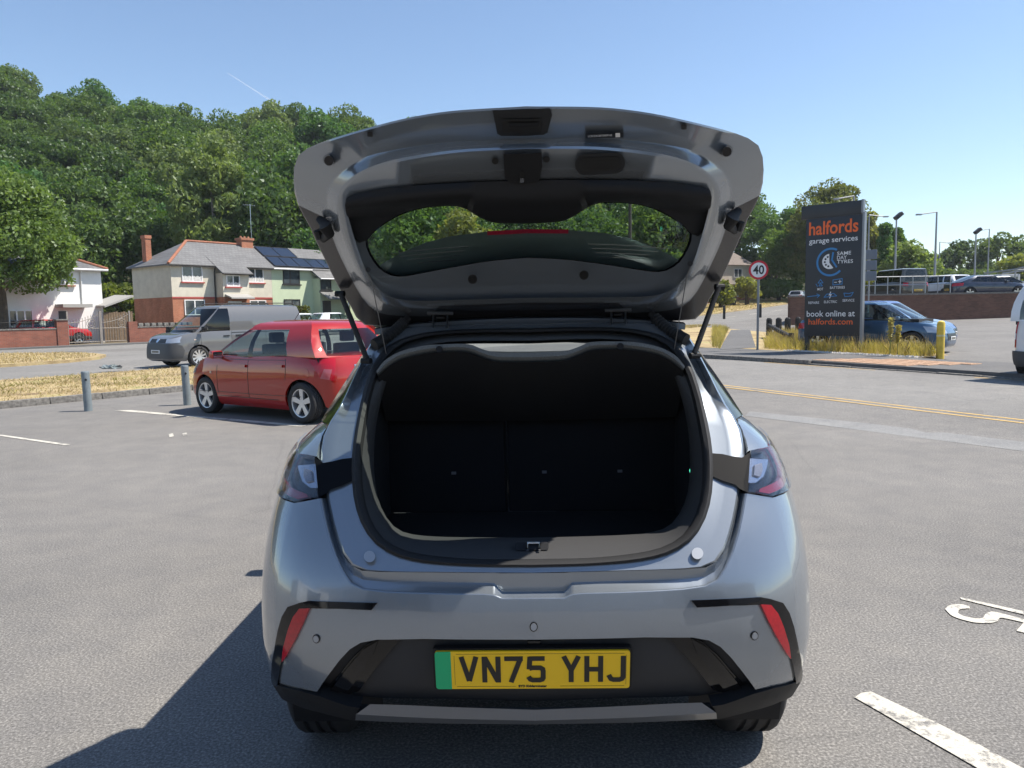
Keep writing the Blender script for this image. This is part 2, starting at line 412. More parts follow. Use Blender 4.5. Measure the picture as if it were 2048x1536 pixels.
obj('rubber_seal', loft([rmap(SO, RP, -.02), rmap(SO, RP, .008), rmap([((a[0]*.7+b[0]*.3), (a[1]*.7+b[1]*.3)) for a, b in zip(SO, SI)], RP, .016), rmap([((a[0]*.3+b[0]*.7), (a[1]*.3+b[1]*.7)) for a, b in zip(SO, SI)], RP, .010), rmap(SI, RP, -.03)]), MT['rubber'], car0, 60)
def tr_off(u, r): return -.03-.14*sm((r-690)/250)
TIc = rmap(TI, RP, tr_off); SIc = rmap(SI, RP, -.026)
half_w = [(a[0]*.45+b[0]*.55, a[1]*.45+b[1]*.55) for a, b in zip(SI, TI)]
deep = [Vector((p.x*1.04, p.y+.05, p.z-.012)) for p in TIc]
obj('boot_trim', loft([SIc, rmap(half_w, RP, lambda u, r: .35*tr_off(u, r)-.012), TIc, deep]), MT['sill_plastic'], car0, 60)
slot = obj('latch_slot', pan(rrect(-34, 32, 1085, 1101, 4), RP, -.055, -.085, 20, 10), MT['black_plastic'], car0)
obj('latch_hoop', tube([RP(-10, 1101, -.045), RP(-10, 1087, -.05), RP(14, 1087, -.05), RP(14, 1101, -.045)], .004), MT['chrome'], slot)
capm = M('light grey cap', (.34, .36, .39), .35, .2, .5)
for sx in (-1, 1):
    b = obj('rubber_buffer', pan(circ(sx*328, 1112, 11.5, 18), RP, .011, 0, 30, 30), capm, car0)
# boot interior
obj('boot_floor', box(-.56, .56, -.68, .05, .745, .765, .004), MT['carpet'], car0)
sb = obj('rear_seat_back', join(box(-.56, -.10, .05, .17, .76, 1.17, .02), box(-.092, .56, .05, .17, .76, 1.17, .02)), MT['carpet'], car0)
for x in (-.36, 0.0, .36): obj('headrest', box(x-.1, x+.1, .06, .15, 1.18, 1.29, .03), MT['carpet'], sb)
for x in (-.30, .05, .34): obj('anchor_tag', mv(box(-.009, .009, -.004, .004, -.005, .005, .001), x, .046, .92), M('faint tag', (.16, .16, .17), .7), sb)
for sgn in (-1, 1):
    obj('boot_side_lining', join(box(sgn*.57-.02, sgn*.57+.02, -.36, .10, .74, 1.22, .01), box(sgn*.57-.02, sgn*.57+.02, -.60, -.34, .74, .98, .01)), MT['carpet'], car0)
led1 = obj('boot_lamp', box(.535, .548, -.30, -.29, .985, .995), M('green glow', (.1, .8, .5), .3, emit=((.1, 1, .6), 2)), car0)
# parcel shelf hanging from its cords
T = [(752, 742), (770, 720), (804, 702), (853, 691), (890, 689), (921, 688), (943, 690), (963, 698), (995, 706), (1062, 707)]
Bt = [(757, 750), (777, 732), (804, 716), (853, 705), (890, 702), (921, 701), (943, 704), (963, 712), (992, 721), (1062, 722)]
Fr = [(772, 838), (790, 838), (815, 838), (853, 838), (890, 838), (921, 838), (943, 838), (963, 838), (992, 838), (1062, 838)]
t1 = dens([ay(um(*p), p[1], 2.40) for p in T], 40); b1 = dens([ay(um(*p), p[1], 2.415) for p in Bt], 40); f1 = dens([ay(um(*p), p[1], 2.80) for p in Fr], 40)
tm = [(a+b)/2+Vector((0, -.008, 0)) for a, b in zip(t1, b1)]; f2 = [p+Vector((0, 0, .03)) for p in f1]
sh = obj('parcel_shelf', both(loft([f2, t1, tm, b1, f1, f2], False)), MT['felt'], car0, 50)
for sx in (-1, 1):
    obj('shelf_pivot', tube([ay(sx*181, 699, 2.39), ay(sx*181, 699, 2.43)], .011, 10), MT['black_plastic'], sh)
obj('shelf_lining', both(loft([[p+Vector((0, -.012, -.004)) for p in b1], [p+Vector((0, -.012, -.006)) for p in f1]], False)), MT['carpet'], sh)
# headliner behind the hinge line
hl = [(1062, 668), (950, 668), (865, 674), (812, 688), (782, 710), (765, 735)]
h1 = dens([RP(um(*p), p[1], -.028) for p in hl], 24); h2 = [Vector((p.x*1.0, p.y+1.4, p.z+.02)) for p in h1]; h15 = [Vector((p.x, p.y+.12, p.z-.006)) for p in h1]
obj('headliner', both(loft([h1, h15, h2], False)), MT['carpet'], car0)
# greenhouse, roof, screens, bonnet
GH = [1.195, 1.25, 1.32, 1.40, 1.455, 1.492]
_x0 = tab([(1.19, .628), (1.25, .60), (1.32, .578), (1.40, .550), (1.455, .515), (1.5, .47)])
_xs = tab([(1.19, .722), (1.25, .695), (1.32, .650), (1.40, .600), (1.455, .562), (1.5, .52)])
rows = []
for h in GH:
    y0 = 1.97+.968*(h-.87)+.012; x0 = _x0(h)+.004; xs = _xs(h); yf = 5.10-(h-1.05)*1.75
    pts = [(x0, y0), (x0+(xs-x0)*.55, y0+.10), (x0+(xs-x0)*.9, y0+.26), (xs, y0+.48)]
    L = [Vector((-x, y, h))-LOC for x, y in pts]
    for k in range(1, 9): L.append(Vector((-xs, y0+.48+(yf-y0-.48)*k/8, h))-LOC)
    rows.append(L)
obj('side_window', both(loft(rows, False)), MT['gloss_black'], car0, 50)
sh_top = []
for s in (.80, .9, 1.0, 1.15, 1.5, 1.9, 2.4, 2.9, 3.2, 3.35, 3.45, 3.5): sh_top.append(SK(s, 1.195-.1*max(0, (s-2.6)), 0))
obj('shoulder', both(loft([sh_top, [p+Vector((0, 0, -.004)) for p in rows[0]]], False)), MT['paint'], car0, 60)
ys = [2.585, 2.62, 2.75, 3.1, 3.6, 4.05, 4.30]; rr = []
for i, y in enumerate(ys):
    e = .006 if i == 0 else 0
    rr.append([Vector((x, y+(.03*(1-(x/.535)**2) if 0 else 0), 1.490-e+.028*(1-abs(x/.535)**2.4)+.02*math.sin(math.pi*(y-2.585)/1.9)*(1-(x/.535)**2)))-LOC for x in np.linspace(-.535, .535, 21)])
rr.insert(0, [p+Vector((0, .012, -.02)) for p in rr[0]])
obj('roof', loft(rr, False), MT['paint'], car0, 40)
ws = [[Vector((x*(.535+.14*t)/.535, 4.30+.80*t+.03*(1-(x/.535)**2), 1.49-.46*t))-LOC for x in np.linspace(-.535, .535, 13)] for t in np.linspace(.02, 1, 7)]
obj('windscreen', loft(ws, False), MT['glass'], car0)
bn = [[Vector((x*(.72-.10*t), 5.10+.70*t, 1.045-.20*t*t-.03*t-.03*abs(x)**3))-LOC for x in np.linspace(-1, 1, 13)] for t in np.linspace(0, 1, 6)]
obj('bonnet', loft(bn, False), MT['paint'], car0)
obj('dashboard', box(-.66, .66, 1.75, 2.35, .8, 1.03, .04), MT['carpet'], car0)
for x in (-.36, .36): obj('front_seat', join(box(x-.24, x+.24, .75, .95, .45, 1.10, .06), box(x-.11, x+.11, .80, .92, 1.12, 1.30, .03)), MT['carpet'], car0)
obj('rear_view_mirror', box(-.02, .16, 1.50, 1.53, 1.375, 1.42, .012), MT['black_plastic'], car0)
obj('underbody', join(box(-.66, .66, -.40, 2.75, .27, .50, .03)), MT['black_plastic'], car0)
for sgn in (-1, 1):
    obj('door_mirror', xf(box(-.11, .11, -.06, .06, -.07, .07, .04), Matrix.Translation((sgn*.90, 1.62, 1.10))), MT['paint'], car0); obj('mirror_stalk', tube([(sgn*.70, 1.66, 1.10), (sgn*.86, 1.63, 1.08)], .03, 8), MT['black_plastic'], car0)
# wheels
def make_wheel(Rw, wid, rr=.66, spokes=5, name='wheel'):
    tp = [(Rw*rr, -wid*.42), (Rw*.74, -wid*.5), (Rw*.90, -wid*.5), (Rw*.975, -wid*.42), (Rw, -wid*.34)]
    for g in (-.2, 0, .2):
        tp += [(Rw, wid*(g-.045)), (Rw*.972, wid*(g-.03)), (Rw*.972, wid*(g+.03)), (Rw, wid*(g+.045))]
    tp += [(Rw, wid*.34), (Rw*.975, wid*.42), (Rw*.90, wid*.5), (Rw*.74, wid*.5), (Rw*rr, wid*.42)]
    ty = lathe(tp, 40, 'y')
    ro = Rw*rr
    rim = [lathe([(ro, -wid*.42), (ro*.94, -wid*.36), (ro*.93, wid*.30), (ro*.96, wid*.42), (ro*1.02, wid*.44), (ro*1.02, wid*.40)], 40, 'y')]
    rim.append(lathe([(.001, wid*.36), (ro*.20, wid*.36), (ro*.22, wid*.22), (.001, wid*.2)], 20, 'y'))
    for k in range(spokes):
        a = 2*math.pi*k/spokes+math.pi/2
        w0, w1 = ro*(.10 if spokes > 6 else .15), ro*(.13 if spokes > 6 else .21)
        P = [(-w0, ro*.10, wid*.35), (w0, ro*.10, wid*.35), (w1, ro*.97, wid*.40), (-w1, ro*.97, wid*.40)]
        V = [Vector((x, d, z)) for x, z, d in P]+[Vector((x, d-wid*.16, z)) for x, z, d in P]
        Mx = Matrix.Rotation(a-math.pi/2, 4, 'Y')
        rim.append(([Mx @ v for v in V], [(0, 1, 2, 3), (7, 6, 5, 4), (0, 4, 5, 1), (1, 5, 6, 2), (2, 6, 7, 3), (3, 7, 4, 0)]))
    disc = lathe([(.001, -wid*.1), (ro*.9, -wid*.1), (ro*.9, -wid*.14), (.001, -wid*.14)], 24, 'y')
    return ty, join(*rim), disc
_wcache = {}
def put_wheel(parent, x, y, z, Rw, wid, side, spokes=5, axis='x', rr=.66, rim='silver'):
    """side +1: outer face towards +axis"""
    k = (Rw, wid, spokes, rr)
    if k not in _wcache:
        a, b, c = make_wheel(Rw, wid, rr, spokes); _wcache[k] = (mesh('tyre', a, MT['tyre'], 40), mesh('rim', b, MT['silver'], 30), mesh('brake_disc', c, MT['dark_trim'], 30))
    a, b, c = _wcache[k]
    o = rawobj('wheel', a, parent); o.location = (x, y, z)
    o.rotation_euler = (0, 0, (-math.pi/2 if side > 0 else math.pi/2) if axis == 'x' else (0 if side > 0 else math.pi))
    o2 = rawobj('rim', b, o); rawobj('brake_disc', c, o)
    if rim != 'silver':
        o2.data = b.copy(); o2.data.materials[0] = MT[rim]
    return o
for yy in (YW0, YW1):
    for sgn in (-1, 1): put_wheel(car0, sgn*.75, yy-BY, WR, WR, .205, sgn, 10)
for yy in (YW0, YW1):
    V = [(.68*math.cos(0), 0, 0)]
    for sgn in (-1, 1):
        ringA = [Vector((sgn*.80, yy+.355*math.cos(R(a)), .31+.355*math.sin(R(a))))-LOC for a in range(-20, 201, 11)]
        ringB = [Vector((sgn*.50, p.y, p.z)) for p in ringA]
        obj('wheel_arch_liner', loft([ringA, ringB], False), MT['black_plastic'], car0)
# lower bumper: recessed black panel, gloss vents, lip, silver diffuser
BPo = -.04
bp = shp([(1062, 1274), (950, 1273), (850, 1271), (750, 1271), (715, 1280), (690, 1298), (668, 1324), (648, 1352), (636, 1376), (630, 1392), (700, 1414), (740, 1420), (900, 1424), (1062, 1430)])
bp[0] = (0, bp[0][1]); bp[-1] = (0, bp[-1][1])
lb = obj('lower_bumper', both(pan(bp, SK, BPo, BPo-.02, .05, .04)), M('bumper plastic', (.034, .035, .038), .6, spec=.3, bmp=.25, bscale=700, bdist=.001), car0, 30)
vent = shp([(803, 1281), (778, 1284), (752, 1286), (726, 1300), (700, 1326), (672, 1362), (648, 1388), (668, 1397), (692, 1404), (712, 1398), (745, 1352), (785, 1302)])
ven2 = shp([(752, 1288), (742, 1318), (715, 1362), (694, 1389), (672, 1394), (655, 1389), (690, 1345), (722, 1306)])
for f in (lambda q: q, mir):
    v = obj('corner_vent', f(pan(vent, SK, -.028, -.045, .05, .03)), MT['gloss_black'], car0, 30)
    obj('vent_insert', f(pan(ven2, SK, -.018, -.03, .05, .03)), MT['gloss_black'], v, 30)
lip = shp([(541, 1362), (560, 1365), (600, 1375), (640, 1386), (700, 1407), (722, 1410), (716, 1420), (713, 1436), (690, 1431), (640, 1418), (590, 1402), (550, 1389)])
s0, h0 = lip[0]; s1, h1_ = lip[-1]
lip = [(1.22, h0-.005)]+[(s0+.06, h0)]+lip+[(s1+.06, h1_+.002), (1.22, h1_+.01)]
_lp = pan(lip, SK, .006, -.03, .05, .03)
obj('bumper_lip', _lp, MT['black_plastic'], car0, 30); obj('bumper_lip', mir(_lp), MT['black_plastic'], car0, 30)
dT = [(741, 1409), (800, 1411), (900, 1416), (1062, 1423)]; dM = [(716, 1417), (800, 1422), (900, 1427), (1062, 1432)]; dB = [(713, 1436), (788, 1442), (812, 1436), (1062, 1444)]
def skl(L, off):
    q = shp(L); q[-1] = (0, q[-1][1]); return cr([SK(s, h, off) for s, h in q], 24)
obj('diffuser_trim', both(loft([skl(dT, -.004), skl(dM, .014), skl([(713, 1436), (790, 1440), (900, 1444), (1062, 1447)], .004), skl([(713, 1436), (790, 1440), (900, 1444), (1062, 1447)], -.05)], False)), M('silver diffuser paint', (.17, .178, .19), .4, .6, .3), car0, 25)
# boomerang trims and reflectors
boo = shp([(757, 1204), (690, 1202), (620, 1199), (600, 1203), (583, 1212), (571, 1232), (563, 1258), (555, 1300), (549, 1340), (546, 1366), (557, 1368), (561, 1335), (570, 1300), (584, 1260), (600, 1224), (612, 1213), (680, 1215), (745, 1218)])
boo = [(s+(.012 if 4 <= i <= 9 else 0), h) for i, (s, h) in enumerate(boo)]
refl = shp([(601, 1214), (621, 1213), (607, 1245), (590, 1280), (574, 1309), (567, 1318), (570, 1290), (579, 1256), (589, 1230)])
for f in (lambda q: q, mir):
    t = obj('corner_trim', f(pan(boo, SK, .006, -.01, .04, .03)), MT['gloss_black'], car0, 30)
    obj('reflector', f(pan(refl, SK, .009, .0, .05, .05)), MT['red_lens'], t, 30)
ringm = M('sensor ring', (.35, .37, .40), .3, .5)
for px, rw in ((633, 1275), (1061, 1254)):
    for sg in ((-1, 1) if px < 1000 else (1,)):
        s, h = px_sh(px, rw)
        if px > 1000: s = 0
        c = [(s+.0125*math.cos(a), h+.0125*math.sin(a)) for a in np.linspace(0, 2*math.pi, 16, endpoint=False)]
        c2 = [(s+.0095*math.cos(a), h+.0095*math.sin(a)) for a in np.linspace(0, 2*math.pi, 16, endpoint=False)]
        f = (lambda q: q) if sg < 0 else mir
        o = obj('parking_sensor', f(pan(c, SK, .0025, -.002, 1, 1)), MT['gloss_black'], car0)
        obj('sensor_face', f(pan(c2, SK, .004, .001, 1, 1)), ringm, o)
# number plate
PH = px_sh(1062, 1341)[1]; PX = .004
pc = ay(-4, 1339, 1.915); tilt = Matrix.Translation(pc) @ Matrix.Rotation(R(90+9), 4, 'X') @ Matrix.Scale(.985, 4)
npl = obj('number_plate', xf(flat(rrect(-.262, .262, -.0575, .0575, .008), -.004, .004), tilt), MT['yellow'], car0, 30)
obj('plate_surround', xf(flat(rrect(-.268, .268, -.063, .063, .009), -.02, -.002), tilt), MT['black_plastic'], npl)
obj('green_flash', xf(flat([(-.219, -.0575)]+[(-.219, .0575)]+[(p[0], p[1]) for p in rrect(-.262, -.22, -.0575, .0575, .008) if p[0] < -.23], .003, .0046), tilt), MT['green'], npl, 0)
def stroke(pts, w=.0135):
    out = []
    for i_, (a, b) in enumerate(zip(pts, pts[1:])):
        a, b = Vector((a[0], a[1])), Vector((b[0], b[1])); d = (b-a).normalized(); nrm = Vector((-d.y, d.x))*w/2
        if i_ > 0: a = a-d*.0024
        if i_ < len(pts)-2: b = b+d*.0024
        out.append(([Vector((*(p), z+.00004*i_)) for z in (.0042, .0052) for p in (a+nrm, a-nrm, b-nrm, b+nrm)], [(4, 5, 6, 7), (0, 4, 7, 3), (1, 2, 6, 5), (0, 1, 5, 4), (2, 3, 7, 6)]))
    return join(*out)
GL = {'V': [[(.005, .079), (.025, .0045)], [(.025, .0045), (.045, .079)]], 'N': [[(.0065, 0), (.0065, .079)], [(.008, .076), (.042, .003)], [(.0435, 0), (.0435, .079)]],
      '7': [[(0, .0725), (.05, .0725)], [(.043, .072), (.017, 0)]], '5': [[(.048, .0725), (.006, .0725)], [(.0085, .078), (.006, .040)], [(.006, .0415), (.014, .0445), (.036, .0445), (.0425, .040), (.0435, .034), (.0435, .014), (.041, .009), (.034, .0065), (.016, .0065), (.009, .009), (.004, .017)]],
      'Y': [[(.005, .079), (.025, .036)], [(.045, .079), (.025, .036)], [(.025, .038), (.025, 0)]], 'H': [[(.0065, 0), (.0065, .079)], [(.0435, 0), (.0435, .079)], [(.006, .039), (.044, .039)]],
      'J': [[(.0435, .079), (.0435, .014), (.040, .009), (.033, .0065), (.018, .0065), (.011, .009), (.005, .021)]]}
xk = -.196
for i, ch in enumerate('VN75 YHJ'):
    if ch == ' ': xk += .0335; continue
    vf = []
    for j, st in enumerate(GL[ch]):
        vf.append(mv(stroke(st), 0, 0, .0002*j))
    obj('plate_character', xf(mv(join(*vf), xk, -.037, 0), tilt), MT['ink'], npl, 0); xk += .0605
bl = []
for x0, x1, y0, y1 in ((-.205, .247, .0495, .0502), (-.205, -.045, -.0502, -.0495), (.075, .247, -.0502, -.0495), (-.2102, -.2095, -.045, .045), (.2515, .2522, -.045, .045)): bl.append(box(x0, x1, y0, y1, .004, .0045))
tv = mv(text_vf('BYD Kidderminster', .0095, .0004, 'CENTER', .0003), .0, -.0525, .0046); tv2 = mv(text_vf('DY10 1AA', .004, 0, 'CENTER', .0003), .055, -.052, .0046)
obj('plate_small_print', xf(join(*bl, tv), tilt), MT['ink'], npl, 0)
obj('rear_camera', xf(box(-.018, .018, -.006, .006, -.01, .008, .003), Matrix.Translation(ay(0, 1286, 1.93))), MT['gloss_black'], car0)
# tail lamps and black corner panels
s_in, h_t = px_sh(629, 916); _, h_b = px_sh(634, 992)
TLp = shp([(630, 914), (633, 952), (637, 993), (615, 998), (590, 1003)])+[(1.13, px_sh(590, 1003)[1]+.004), (1.165, 1.035), (1.165, 1.13)]+shp([(594, 907), (612, 911)])
MT['corner'] = M('satin black corner', (.005, .005, .006), .5, spec=.12)
chip = M('lamp housing', (.02, .02, .022), .25, .2)
for f in (lambda q: q, mir):
    t = obj('tail_lamp', f(pan(TLp, SK, -.028, -.045, .05, .03)), chip, car0, 30)
    inr = shp([(626, 922), (629, 950), (631, 972), (614, 972), (598, 960), (588, 925)])
    obj('lamp_reflector', f(pan(inr, SK, -.012, -.026, .03, .02)), M('lamp mirror', (.62, .63, .66), .18, .9), t, 30)
    obj('lamp_element', f(pan(shp([(618, 938), (620, 958), (608, 962), (602, 948), (604, 934)]), SK, -.006, -.012, .03, .02)), M('lamp ribs', (.28, .28, .31), .3, .3, var=.4, vscale=300), t, 30)
    redp = shp([(612, 992), (592, 996)])+[(1.12, 1.018), (1.155, 1.04), (1.155, 1.09), (1.12, 1.09), (1.07, 1.045)]+shp([(599, 982), (610, 986)])
    obj('red_element', f(pan(redp, SK, -.004, -.02, .03, .02)), M('dark red lens', (.26, .004, .012), .12, coat=1), t, 30)
    obj('lamp_cover', f(pan(TLp, SK, .008, .004, .05, .03, True)), MT['clear'], t, 30)
    cp = [(628, 914), (645, 925), (664, 922), (684, 917), (705, 915), (706, 960), (684, 970), (660, 978), (652, 986), (636, 994)]
    obj('corner_panel', f(pan([(um(*p), p[1]) for p in cp], RP, .008, -.02, 30, 30)), MT['corner'], car0, 30)
# ---- raised tailgate
outl = [(1052, 213), (900, 223), (800, 240), (700, 267), (640, 286), (603, 303), (588, 320), (583, 350), (586, 390), (598, 425), (612, 445), (628, 482), (645, 515), (668, 562), (690, 600), (706, 622), (714, 643), (725, 650), (790, 652), (900, 648), (1055, 645)]
stp0 = [(1052, 280), (914, 284), (804, 298), (735, 313), (690, 332), (660, 355), (647, 380), (646, 410), (654, 450), (672, 500), (694, 545), (716, 585), (736, 612), (762, 628), (820, 633), (900, 632), (1055, 630)]
stp1 = [(1052, 298), (914, 306), (804, 323), (745, 341), (705, 362), (684, 384), (676, 405), (678, 430), (688, 470), (703, 510), (722, 550), (742, 582), (766, 601), (800, 611), (850, 613), (920, 611), (1055, 606)]
pbot = [(1052, 362), (975, 364), (890, 368), (804, 374), (750, 381), (710, 390), (690, 398), (689, 415), (700, 455), (714, 500), (730, 540), (750, 572), (775, 591), (805, 600), (850, 602), (920, 600), (1055, 596)]
win = [(1056, 447), (1000, 446), (978, 443), (951, 430), (930, 417), (905, 411), (853, 414), (804, 426), (755, 454), (730, 478), (729, 490), (738, 512), (752, 533), (768, 546), (785, 553), (805, 554), (850, 546), (902, 536), (980, 523), (1056, 516)]
ONn = 48
def rg(h): return ringof(h, ONn)
O_, S0, S1, PB, WN = rg(outl), rg(stp0), rg(stp1), rg(pbot), rg(win)
def skirt(u, r):                                     # the outer skin wraps down at the sides of the tailgate
    return -.005-.03*sm((abs(u)-330)/130)
lipr = [(a[0]*.93+b[0]*.07, a[1]*.93+b[1]*.07) for a, b in zip(O_, S0)]
tgp = obj('tailgate', loft([rmap(WN, TG, -.045), rmap(O_, TG, lambda u, r: -.05+skirt(u, r)), rmap(O_, TG, skirt), rmap(lipr, TG, lambda u, r: .004+skirt(u, r)), rmap(S0, TG, -.004), rmap([((a[0]*.75+b[0]*.25), (a[1]*.75+b[1]*.25)) for a, b in zip(S0, S1)], TG, .004), rmap([((a[0]*.25+b[0]*.75), (a[1]*.25+b[1]*.75)) for a, b in zip(S0, S1)], TG, .036), rmap(S1, TG, .042), rmap(PB, TG, .044), rmap(PB, TG, .02), rmap(WN, TG, .0), rmap(WN, TG, -.045)]), MT['paint'], car0, 45)
tgp.data.materials.append(M('shade-toned arm paint', (.022, .022, .025), .22, spec=.5))  # shade on the arms and hinge edge, put in as a darker paint colour
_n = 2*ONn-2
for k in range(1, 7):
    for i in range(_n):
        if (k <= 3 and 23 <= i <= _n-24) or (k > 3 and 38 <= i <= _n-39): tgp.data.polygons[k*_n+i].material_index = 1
# black trim around the window, upper part in the picture
tA = [(1052, 362), (975, 364), (890, 368), (804, 374), (750, 381), (710, 390), (690, 398), (688, 418), (697, 455), (709, 482), (722, 487), (732, 480), (755, 455), (804, 427), (853, 415), (905, 412), (930, 418), (951, 431), (978, 444), (1000, 447), (1052, 448)]
def bulge(half, o):
    P = [(um(*p), p[1]) for p in half]; return P+[(-a, b) for a, b in reversed(P[1:-1])]
def tmap(u, r, off):
    # a soft roll: the trim swells between its painted edge and the glass
    lo = 362+.00022*u*u; t = (r-lo)/max(20, (446-lo) if abs(u) < 110 else 52)
    return TG(u, r, off+.022*math.sin(math.pi*min(1, max(0, t)))-.028*sm((t-.45)/.6))
obj('window_trim', pan(bulge([(1052, 363)]+[(p.x, p.y) for p in cr([(a, b, 0) for a, b in tA], 60)][1:-1]+[(1052, 448)], 0), tmap, .050, .0, 24, 8), MT['black_plastic'], tgp, 50)
GP = TG
wring = [(u*1.03, 480+(r-480)*1.06) for u, r in WN]
obj('tailgate_glass', pan(wring, TG, -.022, -.026, 60, 60), MT['glass'], tgp, 30)
obj('glass_band', loft([rmap([(u*1.03, 481+(r-481)*1.05) for u, r in WN], TG, -.02), rmap([(u*.985, 481+(r-481)*.97) for u, r in WN], TG, -.02)]), MT['gloss_black'], tgp)
# spoiler seen through the glass, with the high brake lamp
sp = [(1056, 462), (975, 464), (900, 473), (850, 486), (804, 505), (770, 524), (748, 538), (735, 560), (760, 600), (900, 605), (1056, 600)]
spp = [(um(*p), p[1]) for p in sp]; spp = spp+[(-a, b) for a, b in reversed(spp[1:-1])]
def spm(u, r, off): return TG(u, r, -.075+off+.028*sm((r-470)/110))
spo = obj('roof_spoiler', pan(spp, spm, 0, -.02, 40, 20), M('spoiler underside', (.15, .175, .18), .35, .1, .3), tgp, 30)
obj('brake_lamp', pan([(-81, 463), (0, 459), (81, 463), (81, 471), (0, 467), (-81, 471)], spm, .005, -.024, 20, 20), M('red lamp strip', (.55, .02, .07), .3, coat=.6, var=.3, vscale=220), spo)
for k in range(4):
    rws = 488+k*9
    for sg in (-1, 1):
        obj('heater_wire', tube([TG(sg*(120+i*26+k*8), rws+2+.00045*(120+i*26)**2*.55, -.0205) for i in range(7-k)], .0008, 4), MT['rubber'], tgp)
bolt = M('dark bolt', (.02, .02, .02), .5, .3)
for u, r in ((-112, 559), (111, 555)):
    o = obj('grommet', pan(circ(u, r, 9.5, 16), TG, .050, .04, 50, 50), MT['rubber'], tgp)
    obj('grommet_centre', pan(circ(u, r, 4, 10), TG, .053, .045, 50, 50), bolt, o)
for u, r in ((-63, 323), (40, 321)): obj('grommet', pan(circ(u, r, 6.5, 14), TG, .050, .04, 50, 50), bolt, tgp)
lc = obj('latch_cover', pan([(-46, 309), (30, 307), (31, 335), (25, 361), (18, 366), (-32, 366), (-44, 358)], TG, .062, .03, 20, 20), MT['black_plastic'], tgp, 30)
obj('latch_mouth', pan([(-14, 344), (-6, 344), (-4, 368), (-16, 368)], TG, .0635, .05, 50, 50), MT['ink'], lc, 0)
obj('latch_claw', pan([(-13, 357), (-7, 357), (-6, 366), (-14, 366)], TG, .065, .055, 50, 50), MT['silver'], lc, 0)
hr = obj('grab_recess', pan(rrect(97, 196, 314, 356, 20, 6), TG, .052, .03, 30, 30), MT['dark_trim'], tgp, 30)
obj('recess_hollow', pan(rrect(105, 188, 322, 349, 13, 5), TG, .0535, .04, 30, 30), MT['ink'], hr)
hp = obj('release_panel', pan([(-67, 221), (48, 219), (52, 235), (42, 268), (34, 272), (-50, 273), (-58, 268)], TG, .010, -.004, 20, 20), MT['dark_trim'], tgp, 30)
obj('release_button', pan(rrect(-46, 30, 239, 266, 4), TG, .013, .005, 30, 30), MT['ink'], hp)
obj('button_bar', pan(rrect(-34, 26, 246, 255, 3), TG, .016, .008, 30, 30), MT['black_plastic'], hp)
for u, r in ((-314, 270), (314, 270)): obj('stop_pad', pan(rrect(u-5.5, u+5.5, r-5, r+5, 2), TG, .012, -.01, 20, 20), MT['rubber'], tgp)
st = obj('serial_label', pan([(118, 273), (194, 275), (194, 285), (118, 283)], TG, .010, .002, 30, 30), MT['ink'], tgp, 0)
def tgt(vf, u0, r0, sc_): return [TG(u0+v[0]*sc_, r0-v[1]*sc_, .0108) for v in vf[0]], vf[1]
obj('label_print', tgt(text_vf('LC0CE4CB0T0009162', 1, .01, 'LEFT', 0), 123, 281, 5.2), MT['white'], st, 0)
obj('label_square', pan([(178, 275.5), (187, 275.7), (187, 284), (178, 283.8)], TG, .0112, .010, 30, 30), MT['white'], st, 0)
for sg in (-1, 1):
    u, r = sg*398, 321
    o = obj('rubber_stop', tube([TG(u, r, -.02), TG(u, r+2, .022)], [.016, .012], 14), MT['gloss_black'], tgp)
    # gas strut, lower ball on the pillar, upper ball on the tailgate
    a = TG(sg*378, 588, .006); b = RP(sg*326, 722, .03)
    g = obj('gas_strut', tube([a, a.lerp(b, .96)], .0088, 12), MT['rubber'], car0, 40)
    obj('strut_end', join(tube([a.lerp(b, .94), b], .008, 8), tube([b+Vector((-.012*sg, -.004, 0)), b+Vector((.02*sg, .01, 0))], .010, 10), tube([a+Vector((-.012*sg, 0, 0)), a+Vector((.018*sg, .006, 0))], .010, 10)), MT['black_plastic'], g)
    br = obj('side_bracket', join(tube([TG(sg*418, 440, .0), TG(sg*408, 452, .03), TG(sg*400, 468, .02), TG(sg*412, 480, .01)], [.012, .02, .016, .01], 10), tube([TG(sg*424, 462, .0), TG(sg*418, 478, .012)], .011, 8)), MT['rubber'], tgp)
    # pleated wiring hose
    p0, p1 = TG(sg*242, 636, .01), RP(sg*312, 690, .02)
    pth = []; rad = []
    for k in range(41):
        t = k/40; p = p0.lerp(p1, t)+Vector((0, 0, -.008*math.sin(math.pi*t))); pth.append(p); rad.append(.0165+(.0035 if k % 3 else -.002) if .12 < t < .8 else (.02 if t >= .8 else .012))
    obj('wiring_hose', tube(pth, rad, 12), MT['rubber'], car0, 60)
    # shelf cord
    obj('shelf_cord', tube([TG(sg*322, 543, .045), TG(sg*316, 560, .05), ay(sg*288, 708, 2.42)], .0016, 6), MT['steel'], sh)
    obj('cord_hook', tube([TG(sg*322, 540, .03), TG(sg*322, 540, .055)], .008, 8), MT['rubber'], tgp)
    # hinge
    hx = sg*178
    hp0 = [ay(hx-14, 655, 2.57), ay(hx-14, 628, 2.50), ay(hx+14, 628, 2.50), ay(hx+14, 655, 2.57)]
    obj('hinge', join(tube(hp0, .0035, 6), tube([ay(hx-8, 636, 2.52), ay(hx+8, 636, 2.52)], .003, 6), tube([ay(hx-26, 627, 2.49), ay(hx+26, 627, 2.49)], .006, 6)), MT['steel'], car0)
